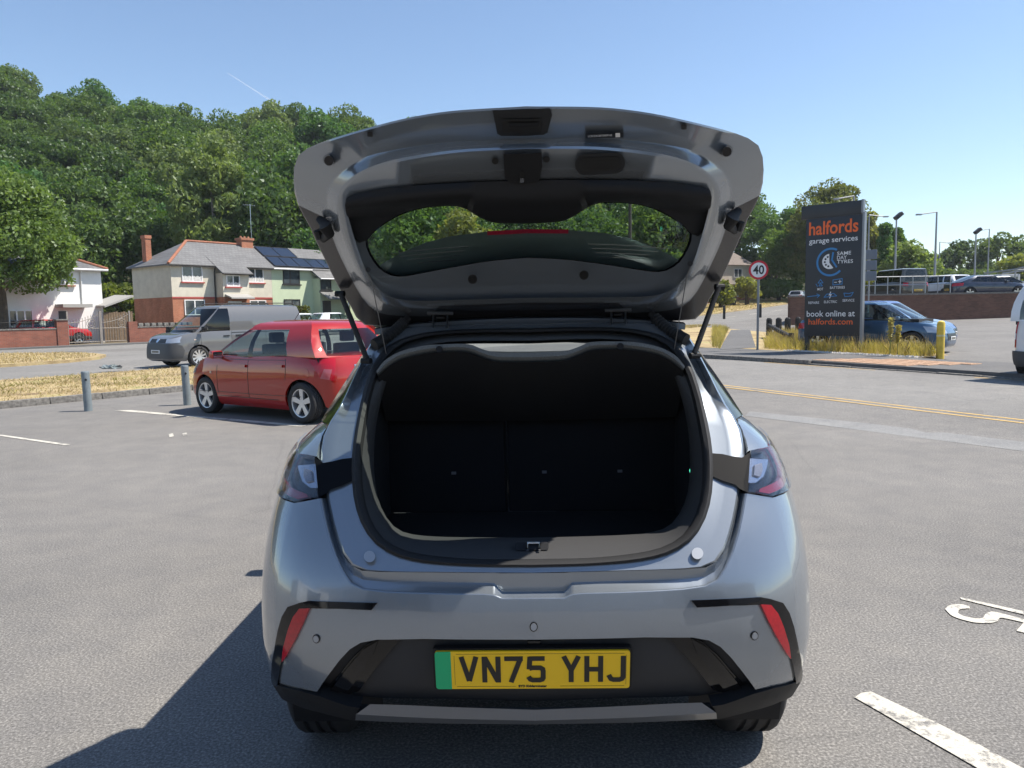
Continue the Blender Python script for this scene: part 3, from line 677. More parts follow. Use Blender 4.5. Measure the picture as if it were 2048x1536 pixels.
# ------------------------------------------------------------ ground, roads, verges
def asphalt(name, c0, c1, speck=.5, scale=1.0, patch=.12):
    m, nt, bs = newmat(name)
    tc = nt.nodes.new('ShaderNodeTexCoord'); tc.name = 'TC'
    n1 = noise(nt, 95*scale, 3, .65); n2 = noise(nt, .35, 5, .6); n3 = noise(nt, 260*scale, 2, .5); n4 = noise(nt, 3.0, 6, .7)
    a = ramp(nt, n1.outputs[0], [(.30, [x*(1-speck) for x in c0]), (.5, c0), (.72, [min(1, x*(1+speck*1.3)) for x in c1])])
    b = ramp(nt, n2.outputs[0], [(.3, (1-patch,)*3), (.7, (1+patch,)*3)])
    c = mixc(nt, 1.0, a, b, 'MULTIPLY')
    d = ramp(nt, n4.outputs[0], [(.35, (.90, .90, .91)), (.65, (1.08, 1.07, 1.05))])
    c = mixc(nt, 1.0, c, d, 'MULTIPLY')
    e = ramp(nt, n3.outputs[0], [(.62, (1, 1, 1)), (.74, (1.45, 1.43, 1.38))])
    c = mixc(nt, .8, c, e, 'MULTIPLY')
    st = noise(nt, .8, 6, .7); c = mixc(nt, 1.0, c, ramp(nt, st.outputs[0], [(.30, (.90, .90, .91)), (.44, (1, 1, 1))]), 'MULTIPLY')
    v2 = nt.nodes.new('ShaderNodeTexVoronoi'); v2.inputs['Scale'].default_value = .55; wv2 = noise(nt, 5, 3, .6)
    nt.links.new(mixc(nt, .10, tc.outputs['Object'], wv2.outputs['Color']), v2.inputs['Vector'])
    c = mixc(nt, .4, c, ramp(nt, v2.outputs['Distance'], [(.05, (.62, .60, .60)), (.13, (1, 1, 1))]), 'MULTIPLY')
    # hairline cracks
    vo = nt.nodes.new('ShaderNodeTexVoronoi'); vo.feature = 'DISTANCE_TO_EDGE'; vo.inputs['Scale'].default_value = .30
    wv = noise(nt, 1.4, 4, .6); mx = mixc(nt, .12, tc.outputs['Object'], wv.outputs['Color']); nt.links.new(mx, vo.inputs['Vector'])
    k = ramp(nt, vo.outputs['Distance'], [(.0, (.55, .55, .55)), (.0035, (1, 1, 1))])
    c = mixc(nt, .25, c, k, 'MULTIPLY')
    nt.links.new(c, bs.inputs['Base Color']); bs.inputs['Roughness'].default_value = .85; bs.inputs['Specular IOR Level'].default_value = .3
    bump(nt, bs, n1.outputs[0], .55, .006); return m
A_PARK = asphalt('car park asphalt', (.166, .159, .149), (.208, .199, .187), .45)
A_ROAD = asphalt('road asphalt', (.188, .182, .172), (.232, .225, .213), .38, .8, .12)
A_PATH = asphalt('footway asphalt', (.12, .118, .116), (.15, .148, .145), .35, 1.2, .12)
KERB = M('weathered kerb concrete', (.17, .16, .145), .9, var=.55, vscale=16, bmp=.5, bscale=60)
DRY, _nt, _bs = newmat('dry straw turf')
_a = noise(_nt, 1.1, 6, .65); _nt.links.new(ramp(_nt, _a.outputs[0], [(.30, (.16, .11, .06)), (.42, (.30, .22, .11)), (.55, (.44, .34, .18)), (.70, (.30, .29, .11))]), _bs.inputs['Base Color']); _bs.inputs['Roughness'].default_value = .95; _b = noise(_nt, 40, 3); bump(_nt, _bs, _b.outputs[0], .8, .03)
def worn(name, c, under=(.16, .155, .148), lo=.43, hi=.50):
    m, nt, bs = newmat(name)
    a = noise(nt, 26, 6, .75); b = noise(nt, 3.5, 5, .6); d = noise(nt, 120, 3, .6)
    k = ramp(nt, mixc(nt, .45, a.outputs[0], b.outputs[0]), [(lo, (1, 1, 1)), (hi, (0, 0, 0))])
    t = ramp(nt, d.outputs[0], [(.3, [x*.82 for x in c]), (.7, [min(1, x*1.1) for x in c])])
    nt.links.new(mixc(nt, k, t, under), bs.inputs['Base Color']); bs.inputs['Roughness'].default_value = .85; bump(nt, bs, d.outputs[0], .5, .004); return m
PAINTW = worn('worn road paint', (.54, .51, .44), lo=.42, hi=.50)
PAINTY = worn('yellow road paint', (.56, .37, .12), (.19, .185, .177), .38, .50)
def gm(x, y, off): return Vector((x, y, Hf(x, y)+off))
def sheet(name, poly, off, mat, d=4.0, thick=None, kind='structure', parent=None):
    o = obj(name, pan(poly, gm, off, None if thick is None else off-thick, d, d, thick is not None), mat, parent, 30)
    if kind: o['kind'] = kind
    return o
# one sheet to the horizon: fine near, coarse far
gx = sorted(set([float(v) for v in np.concatenate([np.arange(-60, 80.1, 4), [-900, -500, -300, -200, -140, -100, -80, 100, 130, 170, 240, 350, 600, 900]])]))
gy = sorted(set([float(v) for v in np.concatenate([np.arange(-20, 140.1, 4), [-300, -120, -60, -40, 160, 200, 260, 350, 500, 800, 1200]])]))
V = [gm(x, y, 0) for y in gy for x in gx]; nx = len(gx)
Fc = [(j*nx+i, j*nx+i+1, (j+1)*nx+i+1, (j+1)*nx+i) for j in range(len(gy)-1) for i in range(nx-1)]
ground = obj('ground', (V, Fc), A_PARK, None, 30); ground['kind'] = 'structure'
def band(e0, e1, n0, n1, step=6):
    k = max(1, int(abs(e1-e0)/step)); top = [EN(e0+(e1-e0)*i/k, n1) for i in range(k+1)]; bot = [EN(e0+(e1-e0)*i/k, n0) for i in range(k+1)]
    return bot+top[::-1]
NK, NV, NM0, NM1, NF, NWALL, NH = 15.3, 21.4, 29.4, 41.0, 47.3, 48.6, 53.0
sheet('carriageway', band(-60, 150, NV, NM0+8), .004, A_ROAD)
sheet('far_carriageway', band(-60, 150, NM1-.2, NF), .008, A_ROAD)
sheet('far_pavement', band(-60, 150, NF, NWALL), .10, A_PATH, thick=.1)
sheet('garden', band(-60, 150, NWALL, NH+16), .06, M('garden ground', (.16, .13, .08), .95, var=.4, vscale=2, bmp=.6, bscale=20))
side_poly = [AB(a, b) for a, b in ((-22, 10.0), (-10, 10.0), (0, 10.0), (14, 10.0), (14, 15.5), (0, 15.5), (-12, 15.5), (-17, 15.3), (-21, 14.0))]
sheet('side_road', side_poly, .006, A_ROAD)
def rounded_end(e0, e1, n0, n1, r):
    """strip with a rounded right-hand end"""
    P = [EN(e0, n0), EN(e1-r, n0)]
    for k in range(9): a = R(-90+180*k/8); P.append(EN(e1-r+r*math.cos(a), (n0+n1)/2+(n1-n0)/2*math.sin(a)))
    P += [EN(e1-r, n1), EN(e0, n1)]; return P
vA = [(-40, NK+.15), (14, NK+.15), (17, NK+1.0), (19, NK+3.0), (19, NV-1), (17.5, NV), (-40, NV)]
verge = sheet('verge', [EN(*p) for p in vA], .11, DRY, thick=.11, d=3)
mA = rounded_end(-50, 14.8, NM0, NM1, 5)
median = sheet('median', mA, .11, DRY, thick=.11, d=3)
mB = [EN(*p) for p in ((42, NM0+1), (44, NM0), (150, NM0), (150, NM1), (44, NM1), (42, NM1-1))]
median2 = sheet('median', mB, .11, DRY, thick=.11, d=4)
# kerb stones of the car park edge and of the side road
kerb = tag(bpy.data.objects.new('kerb', None), kind='structure'); C.objects.link(kerb)
ks = mesh('kerbstone', box(-.455, .455, -.065, .065, -.05, .125, .012), KERB)
def kerbrun(p0, p1, par=kerb, hgt=1.0, zoff=0.0):
    p0, p1 = Vector(p0), Vector(p1); L = (p1-p0).length; k = max(1, int(L/.92))
    a = math.atan2(p1.y-p0.y, p1.x-p0.x)
    for i in range(k):
        c = p0.lerp(p1, (i+.5)/k); o = rawobj('kerbstone', ks, par); o.location = (c.x, c.y, Hf(c.x, c.y)+random.uniform(-.006, .006)+zoff)
        o.rotation_euler = (random.uniform(-.01, .01), random.uniform(-.006, .006), a+random.uniform(-.008, .008)); o.scale = (L/k/.92, 1, hgt)
kerbrun(EN(-12, NK+.08), EN(14, NK+.08)); kerbrun(EN(14, NK+.08), EN(17, NK+1.0)); kerbrun(EN(17, NK+1), EN(19, NK+3))
# right-hand block: footway, grass, path
kA = [(-21, 14.0), (-20.2, 14.7), (-19, 15.2), (-17, 15.5), (-14.6, 15.6), (-12, 15.6), (-6, 15.6), (0, 15.6), (14, 15.6)]
foot = [AB(a, b) for a, b in kA]+[AB(14, 18.0), AB(0, 18.0), AB(-14, 18.0), AB(-20, 18.0), AB(-23.5, 17.0), AB(-24, 14.8)]
footway = sheet('pavement', foot, .11, A_PATH, thick=.11, d=2)
for (a, b), (c, d) in zip(kA, kA[1:]):
    low = -.09 if -14.7 < a < -11 else 0
    kerbrun(AB(a, b-.07), AB(c, d-.07), zoff=low)
# buff tactile slabs at the dropped crossing
tac = tag(bpy.data.objects.new('tactile_paving', None), kind='structure'); C.objects.link(tac)
slab = mesh('paving_slab', join(box(-.197, .197, -.197, .197, 0, .03, .004), *[mv(box(-.02, .02, -.02, .02, .03, .036, .004), -.13+.065*2*i/2*1.0+.0, -.13+.13*j, 0) for i in range(5) for j in range(3)]), M('buff tactile slab', (.50, .33, .22), .9, var=.2, vscale=2.0))
sa = math.atan2(E2[1], E2[0])
for i in range(7):
    for j in range(4):
        if j > 2 and i in (0,): continue
        x, y = AB(-14.5+.4*i+.25*j, 15.9+.4*j); o = rawobj('paving_slab', slab, tac); o.location = (x, y, Hf(x, y)+.096); o.rotation_euler = (0, 0, sa)
# path going away between the grass
pth = [gp(1440, 706), gp(1512, 702), gp(1508, 690), gp(1500, 664), gp(1462, 664), gp(1447, 690)]
sheet('footpath', [(p.x, p.y) for p in pth], .118, A_PATH, d=3)
_yb = gp(1880, 712, .11); AEND = E2[0]*_yb.x+E2[1]*_yb.y
block = [AB(-21.5, 17.7), AB(-20, 18.0), AB(-14, 18.0), AB(AEND, 18.0), AB(AEND, 19.3), AB(AEND-2.5, 21.0), AB(-18, 23.0)]+[EN(46, NV), EN(31, NV)]
rough = sheet('grass_bank', block, .112, DRY, d=3)
# painted markings
def mark(name, pts, w=None, mat=PAINTW, off=.005):
    if w:
        out = []
        for (a, b) in zip(pts, pts[1:]):
            a, b = Vector((a[0], a[1])), Vector((b[0], b[1])); d = (b-a).normalized(); n = Vector((-d.y, d.x))*w/2
            out = [tuple(a+n), tuple(b+n), tuple(b-n), tuple(a-n)]
            o = sheet(name, out, off, mat, 2)
    else: o = sheet(name, pts, off, mat, 2)
    return o
def g2(px, row): p = gp(px, row); return (p.x, p.y)
mark('bay_line', [g2(-120, 857), g2(0, 872.5), g2(126, 891), g2(141, 889.5), g2(0, 869.5), g2(-120, 853)])
mark('bay_line', [g2(228, 821.5), g2(375, 834), g2(480, 843.5), g2(604, 854), g2(615, 851.5), g2(480, 839.5), g2(375, 831), g2(262, 820.5)])
mark('bay_line', [g2(1709, 1396), g2(1716, 1390), g2(1738, 1386), g2(1742, 1388)][0:0]+[g2(1709, 1397), g2(1722, 1388), g2(1742, 1385), g2(1790, 1408), g2(1870, 1446), g2(1950, 1487), g2(2040, 1536), g2(2130, 1586), g2(2080, 1606), g2(1985, 1556), g2(1900, 1507), g2(1820, 1461), g2(1760, 1426)])
mark('bay_number', [g2(1920, 1196), g2(2048, 1224), g2(2140, 1246), g2(2140, 1254), g2(2048, 1231), g2(1922, 1200)])
mark('bay_number', [g2(p.x, p.y) for p in cr([(a, b, 0) for a, b in ((1890, 1220), (1899, 1212), (1922, 1210), (1940, 1215), (1942, 1218), (1920, 1220), (1915, 1226), (1925, 1233), (1955, 1239), (1968, 1236), (1972, 1228), (1988, 1225), (2048, 1240), (2100, 1252), (2098, 1262), (2044, 1246), (2000, 1237), (1996, 1244), (1978, 1248), (1945, 1246), (1905, 1234), (1890, 1220))], 70)[:-1]])
mark('bay_number', [g2(*p) for p in ((2034, 1262), (2048, 1246), (2080, 1256), (2080, 1274), (2034, 1264))])
mark('bay_number', [g2(*p) for p in ((337, 869), (346, 867), (348, 873), (339, 875))]); mark('bay_number', [g2(*p) for p in ((364, 867.5), (373, 865.5), (375, 871), (367, 872.5))])
for dn in (10.02, 10.28):
    pts = [AB(a, dn) for a in range(-17, 15, 2)]
    for a, b in zip(pts, pts[1:]): mark('yellow_line', [a, b], .075, PAINTY, .010)
for dn in (15.28,):
    for a in (-16, -10, -6.2, -2, 3): mark('yellow_line', [AB(a, dn), AB(a+3.6, dn)], .07, PAINTY, .010)
# double yellow bend and dashes at the junction mouth, seen through the windscreen
cb = EN(24.5, 17.5)
for rr_ in (3.2, 3.5):
    pts = [(cb[0]+rr_*math.cos(R(t)), cb[1]+rr_*math.sin(R(t))) for t in range(60, 331, 15)]
    for a, b in zip(pts, pts[1:]): mark('yellow_line', [a, b], .12, PAINTY, .012)
isl = [(cb[0]+2.7*math.cos(R(t)), cb[1]+2.7*math.sin(R(t))) for t in range(0, 360, 20)]
sheet('corner_island', isl, .11, A_PATH, thick=.11)
for e in range(14, 90, 6): mark('lane_dash', [EN(e, 25.3), EN(e+3, 25.3)], .14, PAINTW, .010)
for e in range(-30, 90, 6): mark('lane_dash', [EN(e, 44.2), EN(e+2.4, 44.2)], .12, PAINTW, .014)
sheet('asphalt_patch', [g2(*p) for p in ((1500, 823), (1700, 843), (2048, 884), (2048, 903), (1700, 858), (1490, 832))], .003, asphalt('repair asphalt', (.20, .20, .197), (.23, .23, .22), .3), 3)
# ------------------------------------------------------------ parked and passing vehicles
MT['white_rim'] = M('pale alloy', (.62, .63, .65), .3, .6)
MT['head_lamp'] = M('head lamp', (.45, .48, .52), .08, .5, 1)
MT['amber'] = M('pale indicator', (.6, .45, .35), .2, coat=1)
MT['seat'] = M('dark seat cloth', (.02, .021, .024), .9)
MT['cladding'] = M('grey cladding', (.05, .052, .055), .6)
def pchip(T):
    return tab(T)
def sgnpow(c, p): return math.copysign(abs(c)**p, c)
def vehicle(name, label, cat, pos, head, sp, group=None, detail=True):
    """a car as stacked rounded outlines: lower body, glasshouse with separate panes, wheels, lamps; local X forward"""
    root = thing(name, label, cat, pos, head, group)
    L, W, H = sp['L'], sp['W'], sp['H']; zb = sp.get('zb', .17); m = sp.get('m', 5.0)
    zs = pchip(sp['zs']); vt = [0, .10, .32, .62, .86, 1.0]
    fb = pchip(list(zip(vt, sp.get('bw', [.88, .95, .995, 1.0, .975, .93]))))
    ff = pchip(list(zip(vt, sp.get('fe', [-.14, -.03, 0, -.01, -.05, -.16]))))
    fr = pchip(list(zip(vt, sp.get('re', [-.12, -.02, 0, -.01, -.04, -.10]))))
    pm = MT[sp['paint']] if isinstance(sp['paint'], str) else sp['paint']
    def S(phi, v):
        c, s = math.cos(R(phi)), math.sin(R(phi))
        a = L/2+(ff(v) if c > 0 else fr(v)); b = W/2*fb(v)
        x, y = a*sgnpow(c, 2/m), b*sgnpow(s, 2/m)
        return Vector((x, y, zb+v*(zs(x)-zb)))
    def Wm(phi, v, off):
        p = S(phi, v)
        if off:
            n = (S(phi+1, v)-S(phi-1, v)).cross(S(phi, min(1, v+.02))-S(phi, max(0, v-.02))).normalized(); p = p+n*off
        return p
    def ps(x, z, sg=1):
        v = max(0, min(1, (z-zb)/(zs(x)-zb))); a = L/2+(ff(v) if x > 0 else fr(v)); c = math.copysign(min(1, abs(x/a))**(m/2), x); return (math.degrees(math.acos(c))*sg, v)
    def pe(y, z, front=True):
        x = L/2 if front else -L/2; v = .5
        for _ in range(6):
            v = max(0, min(1, (z-zb)/(zs(x)-zb))); b = W/2*fb(v); s = min(1, abs(y)/b)**(m/2); a = L/2+(ff(v) if front else fr(v)); x = math.copysign(a*(max(0, 1-s*s))**(1/m), x)
        ph = math.degrees(math.asin(s)); return ((ph if front else 180-ph)*(1 if y >= 0 else -1), v)
    nphi = 72; phis = [360*k/nphi for k in range(nphi)]
    ax = [L/2-sp['fo'], L/2-sp['fo']-sp['wb']]; Rw = sp['R']; ra = Rw*sp.get('arch', 1.15)
    # painted side with wheel arches in its outline, one half mirrored
    poly = [(0, 0), (3, 0)]
    for x in ax:
        a0 = math.asin(min(1, (Rw-zb)/ra))
        for k in range(17):
            a = -a0+(math.pi+2*a0)*k/16; poly.append(ps(x+ra*math.cos(a), Rw+ra*math.sin(a)))
    poly += [(177, 0), (180, 0)]+[(180, v) for v in (.3, .6, .9)]+[(180-6*k, 1.0) for k in range(31)]+[(0, v) for v in (.9, .6, .3)]
    half = pan(poly, Wm, 0, -.03, 5, .07)
    last = [S(p_, 1.0) for p_ in phis]; rings = [last]
    for f, up in ((.97, .012), (.90, .02), (.75, .026), (.5, .03), (.15, .032)):
        rings.append([Vector((q.x*f, q.y*f, zs(q.x*f)+up)) for q in last])
    obj('body', join(half, mirY(half), loft(rings, True, False, True)), pm, root, 28)
    obj('underside', box(-L/2+.35, L/2-.35, -W/2+.26, W/2-.26, zb+.03, max(.55, Rw*2.0)), MT['rubber'], root)
    for i, x in enumerate(ax):
        for sg in (-1, 1): put_wheel(root, x, sg*(W/2-sp.get('tw', .19)/2-.02), Rw, Rw, sp.get('tw', .19), sg, sp.get('spokes', 5), 'y', .68, sp.get('rim', 'silver'))
    # glasshouse
    g = sp['g']; yb, yt = g['yb'], g['yt']; zr = H-g.get('crown', .06)
    cols = []                                        # (base xy, top xy, kind of the strip that follows)
    def add(bx, by, tx, ty, k): cols.append(((bx, by), (tx, ty), k))
    xb1, xt1, xb0, xt0 = g['xb1'], g['xt1'], g['xb0'], g['xt0']; cf, crr = g.get('cf', .16), g.get('cr', .10)
    nw = 6
    for k in range(nw):                              # windscreen centre -> left corner
        t = k/nw; add(xb1-cf*t**2.2, yb*.93*t, xt1-cf*.8*t**2.2, yt*.93*t, 'windscreen')
    add(xb1-cf, yb*.93, xt1-cf*.8, yt*.93, 'pillar')
    for bx, tx, k in g['side']: add(bx, yb, tx, yt, k)
    for k in range(nw):
        t = 1-k/nw; add(xb0+crr*t**2.2, yb*.93*t, xt0+crr*t**2.2, yt*.93*t, 'pillar' if k == 0 else g.get('rear', 'rear_window'))
    add(xb0, 0, xt0, 0, 'end')
    full = cols[:-1]+[((b[0], -b[1]), (t[0], -t[1]), None) for b, t, k in cols[:0:-1]]
    kinds = [c[2] for c in cols[:-1]]; kinds = kinds+kinds[::-1]
    n = len(full)
    def gpnt(i, t, off=0):
        (bx, by), (tx, ty), _ = full[i % n]
        zb_ = zs(bx)+.0; x = bx+(tx-bx)*t; y = by+(ty-by)*t; z = zb_+(zr-zb_)*t
        q = math.sin(math.pi*t)*g.get('belly', .03)
        r = math.hypot(x*.25, y)+1e-6; return Vector((x+math.copysign(q*.3, x)*abs(x)/2, y+(q*y/max(.3, abs(y)) if abs(y) > .05 else 0), z))
    ts = [0, .05, .30, .55, .78, .93, 1.0]
    V = []; Fc = []; Fk = []; P = {}
    def vid(i, j):
        k = (i % n, j)
        if k not in P: P[k] = len(V); V.append(gpnt(i, ts[j]))
        return P[k]
    groups = []
    for i in range(n):
        kd = kinds[i]
        isg = kd in ('windscreen', 'rear_window', 'window', 'door_window')
        for j in range(6):
            if isg and 1 <= j <= 4: continue
            (Fk if kd in ('door_window', 'bpillar') and j < 5 else Fc).append((vid(i, j), vid(i+1, j), vid(i+1, j+1), vid(i, j+1)))
        if isg:
            if groups and groups[-1][0] == kd and groups[-1][2] == i and kd in ('windscreen', 'rear_window'): groups[-1][2] = i+1
            else: groups.append([kd, i, i+1])
    roof = [[gpnt(i, 1.0) for i in range(n)]]
    ctr = Vector(((xt0+xt1)/2, 0, 0))
    for f, up in ((.96, .3), (.86, .62), (.6, .92), (.2, 1.0)):
        roof.append([Vector((ctr.x+(q.x-ctr.x)*f, q.y*f, zr+(H-zr)*up)) for q in roof[0]])
    gh = obj('cabin_frame', (V, Fc), MT[g['pillar']] if 'pillar' in g else pm, root, 40)
    def compact(Fl):
        ids = sorted({i for q in Fl for i in q}); mp = {i: k for k, i in enumerate(ids)}; return [V[i] for i in ids], [tuple(mp[i] for i in q) for q in Fl]
    for sd in (1, -1):
        Fl = [q for q in Fk if sum(V[i].y for i in q)*sd > 0]
        if Fl: obj('window_surround', compact(Fl), MT['gloss_black'], root, 40)
    obj('roof', loft(roof, True, False, True), MT[g['roof']] if 'roof' in g else pm, root, 40)
    # join first and last windscreen runs around the centre
    wsg = [q for q in groups if q[0] == 'windscreen']
    if len(wsg) == 2: groups = [q for q in groups if q[0] != 'windscreen']+[['windscreen', wsg[1][1], wsg[1][2]+wsg[0][2]]]
    for kd, i0, i1 in groups:
        rg_ = [[gpnt(i, ts[j])*1.0 for i in range(i0, i1+1)] for j in range(1, 6)]
        obj({'windscreen': 'windscreen', 'rear_window': 'rear_window', 'window': 'side_window', 'door_window': 'side_window'}[kd], loft(rg_, False), sp.get('glassmat', MT['window']), root, 50)
    obj('cabin_floor', box(xb0+.15, xb1-.2, -yb+.06, yb-.06, min(zs(xb0+.3), zs(0))-.05, min(zs(0), zs(xb0+.3))+.045), MT['seat'], root)
    zz = zs(0)
    if detail and not sp.get('panel'):
        for x in ((xb1+xt1)/2-.85, (xb1+xt1)/2-1.65):
            for y in (-.36, .36): obj('seat', join(box(x-.08, x+.08, y-.22, y+.22, zz-.1, zz+.2, .04), box(x-.07, x+.03, y-.12, y+.12, zz+.22, min(H-.15, zz+.38), .03)), MT['seat'], root)
        obj('steering_wheel', xf(tube([(.18*math.cos(a), .18*math.sin(a), 0) for a in np.linspace(0, 2*math.pi, 21)], .016, 6), Matrix.Translation(((xb1+xt1)/2-.35, -.36, zz+.06)) @ Matrix.Rotation(R(65), 4, 'Y')), MT['rubber'], root)
    # traced details
    def conv(pts):
        out = []
        for q in pts:
            if q[0] == 's': out.append(ps(q[1], q[2]))
            elif q[0] == 'f': out.append(pe(q[1], q[2], True))
            elif q[0] == 'r': out.append(pe(q[1], q[2], False))
            else: out.append(q[1:])
        return out
    for it in sp.get('feat', []):
        nm, mt, pts, off, th = it[:5]; mode = it[5] if len(it) > 5 else 'both'
        vf = pan(conv(pts), Wm, off, off-th, 4, .08)
        mt = MT[mt] if isinstance(mt, str) else mt
        obj(nm, vf, mt, root, 30)
        if mode == 'both': obj(nm, mirY(vf), mt, root, 30)
    for sg in (-1, 1):
        mx, my, mz = sp['mirror']
        o = obj('door_mirror', xf(box(-.055, .055, -.095, .095, -.062, .062, .03), Matrix.Translation((mx, sg*my, mz))), MT[sp.get('mirmat', 'black_plastic')] if sp.get('mirmat') else pm, root)
        obj('mirror_glass', box(mx-.060, mx-.054, sg*my-.075, sg*my+.075, mz-.045, mz+.045), MT['chrome'], o)
    for zpl, fr_, colr in (sp.get('plates') or []):
        x, _ = (0, 0); ph, v = pe(0, zpl, fr_); p = Wm(ph, v, .02)
        pl = obj('number_plate', box(p.x-.006, p.x+.006, -.26, .26, zpl-.055, zpl+.055, .003), MT['white'] if colr == 'w' else MT['yellow'], root)
        obj('plate_text', box(p.x-.0075, p.x+.0075, -.21, .21, zpl-.032, zpl+.032), MT['plate_grey'], pl)
    return root
MT['plate_grey'] = M('plate lettering', (.18, .17, .14), .6, var=.9, vscale=30)
def seam(*pts, w=.010): return ('door_seam', 'ink', list(pts), .0025, .004)
def vs(x, z0, z1, w=.009): return ('door_seam', 'ink', [('s', x-w/2, z0), ('s', x+w/2, z0), ('s', x+w/2, z1), ('s', x-w/2, z1)], .0025, .006)
def hs(x0, x1, z, w=.010): return ('door_seam', 'ink', [('s', x0, z-w/2), ('s', x1, z-w/2), ('s', x1, z+w/2), ('s', x0, z+w/2)], .0025, .006)
def handle(x, z, mat, w=.17): return ('door_handle', mat, [('s', x-w/2, z-.018), ('s', x+w/2, z-.014), ('s', x+w/2, z+.018), ('s', x-w/2, z+.022)], .03, .03)

# red hatchback
MT['red'] = paint('red metallic paint', (.34, .010, .005), .0, .4, spec=.1)
swift = dict(L=3.70, W=1.69, H=1.49, wb=2.38, fo=.76, R=.298, tw=.185, m=4.6, paint='red', spokes=5, rim='white_rim',
    zs=[(-1.9, .90), (-1.6, .955), (-1.0, .96), (0, .925), (.6, .935), (1.0, .91), (1.5, .80), (1.85, .66)],
    bw=[.88, .95, .995, 1.0, .985, .955], fe=[-.16, -.04, 0, -.02, -.08, -.18], re=[-.16, -.05, -.01, 0, -.03, -.08],
    g=dict(xb1=1.12, xt1=.22, xb0=-1.74, xt0=-1.40, yb=.775, yt=.60, cf=.26, cr=.12, belly=.05, crown=.11,
           side=[(.86, .06, 'door_window'), (-.02, -.10, 'bpillar'), (-.14, -.20, 'door_window'), (-.98, -.86, 'rear_pillar'), (-1.60, -1.34, 'rear_pillar')]),
    mirror=(.62, .90, .97), plates=[(.62, False, 'y'), (.45, True, 'w')],
    feat=[vs(.70, .35, .80), vs(-.10, .32, .90), vs(-.98, .62, .93), hs(-.80, .70, .32), hs(-.98, .70, .905, .006),
          handle(.02, .80, 'red'), handle(-.86, .82, 'red'),
          ('tail_lamp', 'red_lens', [('r', .60, .62), ('r', .52, .93), ('s', -1.72, .935), ('s', -1.42, .915), ('s', -1.52, .82), ('s', -1.62, .66)], .018, .03),
          ('lamp_lens', M('pale red lens', (.45, .09, .10), .15, coat=1), [('r', .64, .64), ('r', .60, .78), ('s', -1.66, .79), ('s', -1.62, .66)], .024, .02),
          ('head_lamp', 'head_lamp', [('f', .50, .60), ('f', .48, .72), ('s', 1.30, .82), ('s', 1.42, .66)], .012, .02),
          ('grille', 'ink', [('f', .42, .52), ('f', .42, .62), ('f', -.42, .62), ('f', -.42, .52)], .01, .02, 'one'),
          ('side_indicator', 'amber', [('s', .86, .665), ('s', .90, .665), ('s', .90, .70), ('s', .86, .70)], .008, .01),
          ('badge', 'silver', [('r', .25, .80), ('r', .25, .835), ('r', .05, .835), ('r', .05, .80)], .006, .01, 'one'),
          ('fuel_flap', 'red', [('s', -1.36+.09*math.cos(a), .72+.085*math.sin(a)) for a in np.linspace(0, 2*math.pi, 16, endpoint=False)], .004, .01),
          ('bumper_line', 'ink', [('r', .80, .385), ('r', .80, .392), ('r', -.80, .392), ('r', -.80, .385)], .003, .006, 'one')])
pf, pr = gp(425, 826), gp(608, 846)
hd = math.atan2(pf.y-pr.y, pf.x-pr.x)
hdv = Vector((math.cos(hd), math.sin(hd), 0)); lf = Vector((-hdv.y, hdv.x, 0))
# the traced wheels are the near-side ones; the centre lies half a width behind them
cen = (pf+pr)/2-lf*(.74)+hdv*(1.85-.76-1.19)*-1
vehicle('red_hatchback', 'small red five-door hatchback parked beside the two grey posts, its lit tail towards us', 'car', (cen.x, cen.y, 0), hd, swift)
ro = [o for o in bpy.data.objects if o.name.startswith('red_hatchback')][0]
obj('rear_wiper', tube([(-1.80, .05, 1.02), (-1.72, -.30, 1.06)], .012, 6), MT['rubber'], ro); obj('roof_aerial', tube([(-.2, .0, 1.49), (-.42, .0, 1.70)], .005, 5), MT['rubber'], ro)

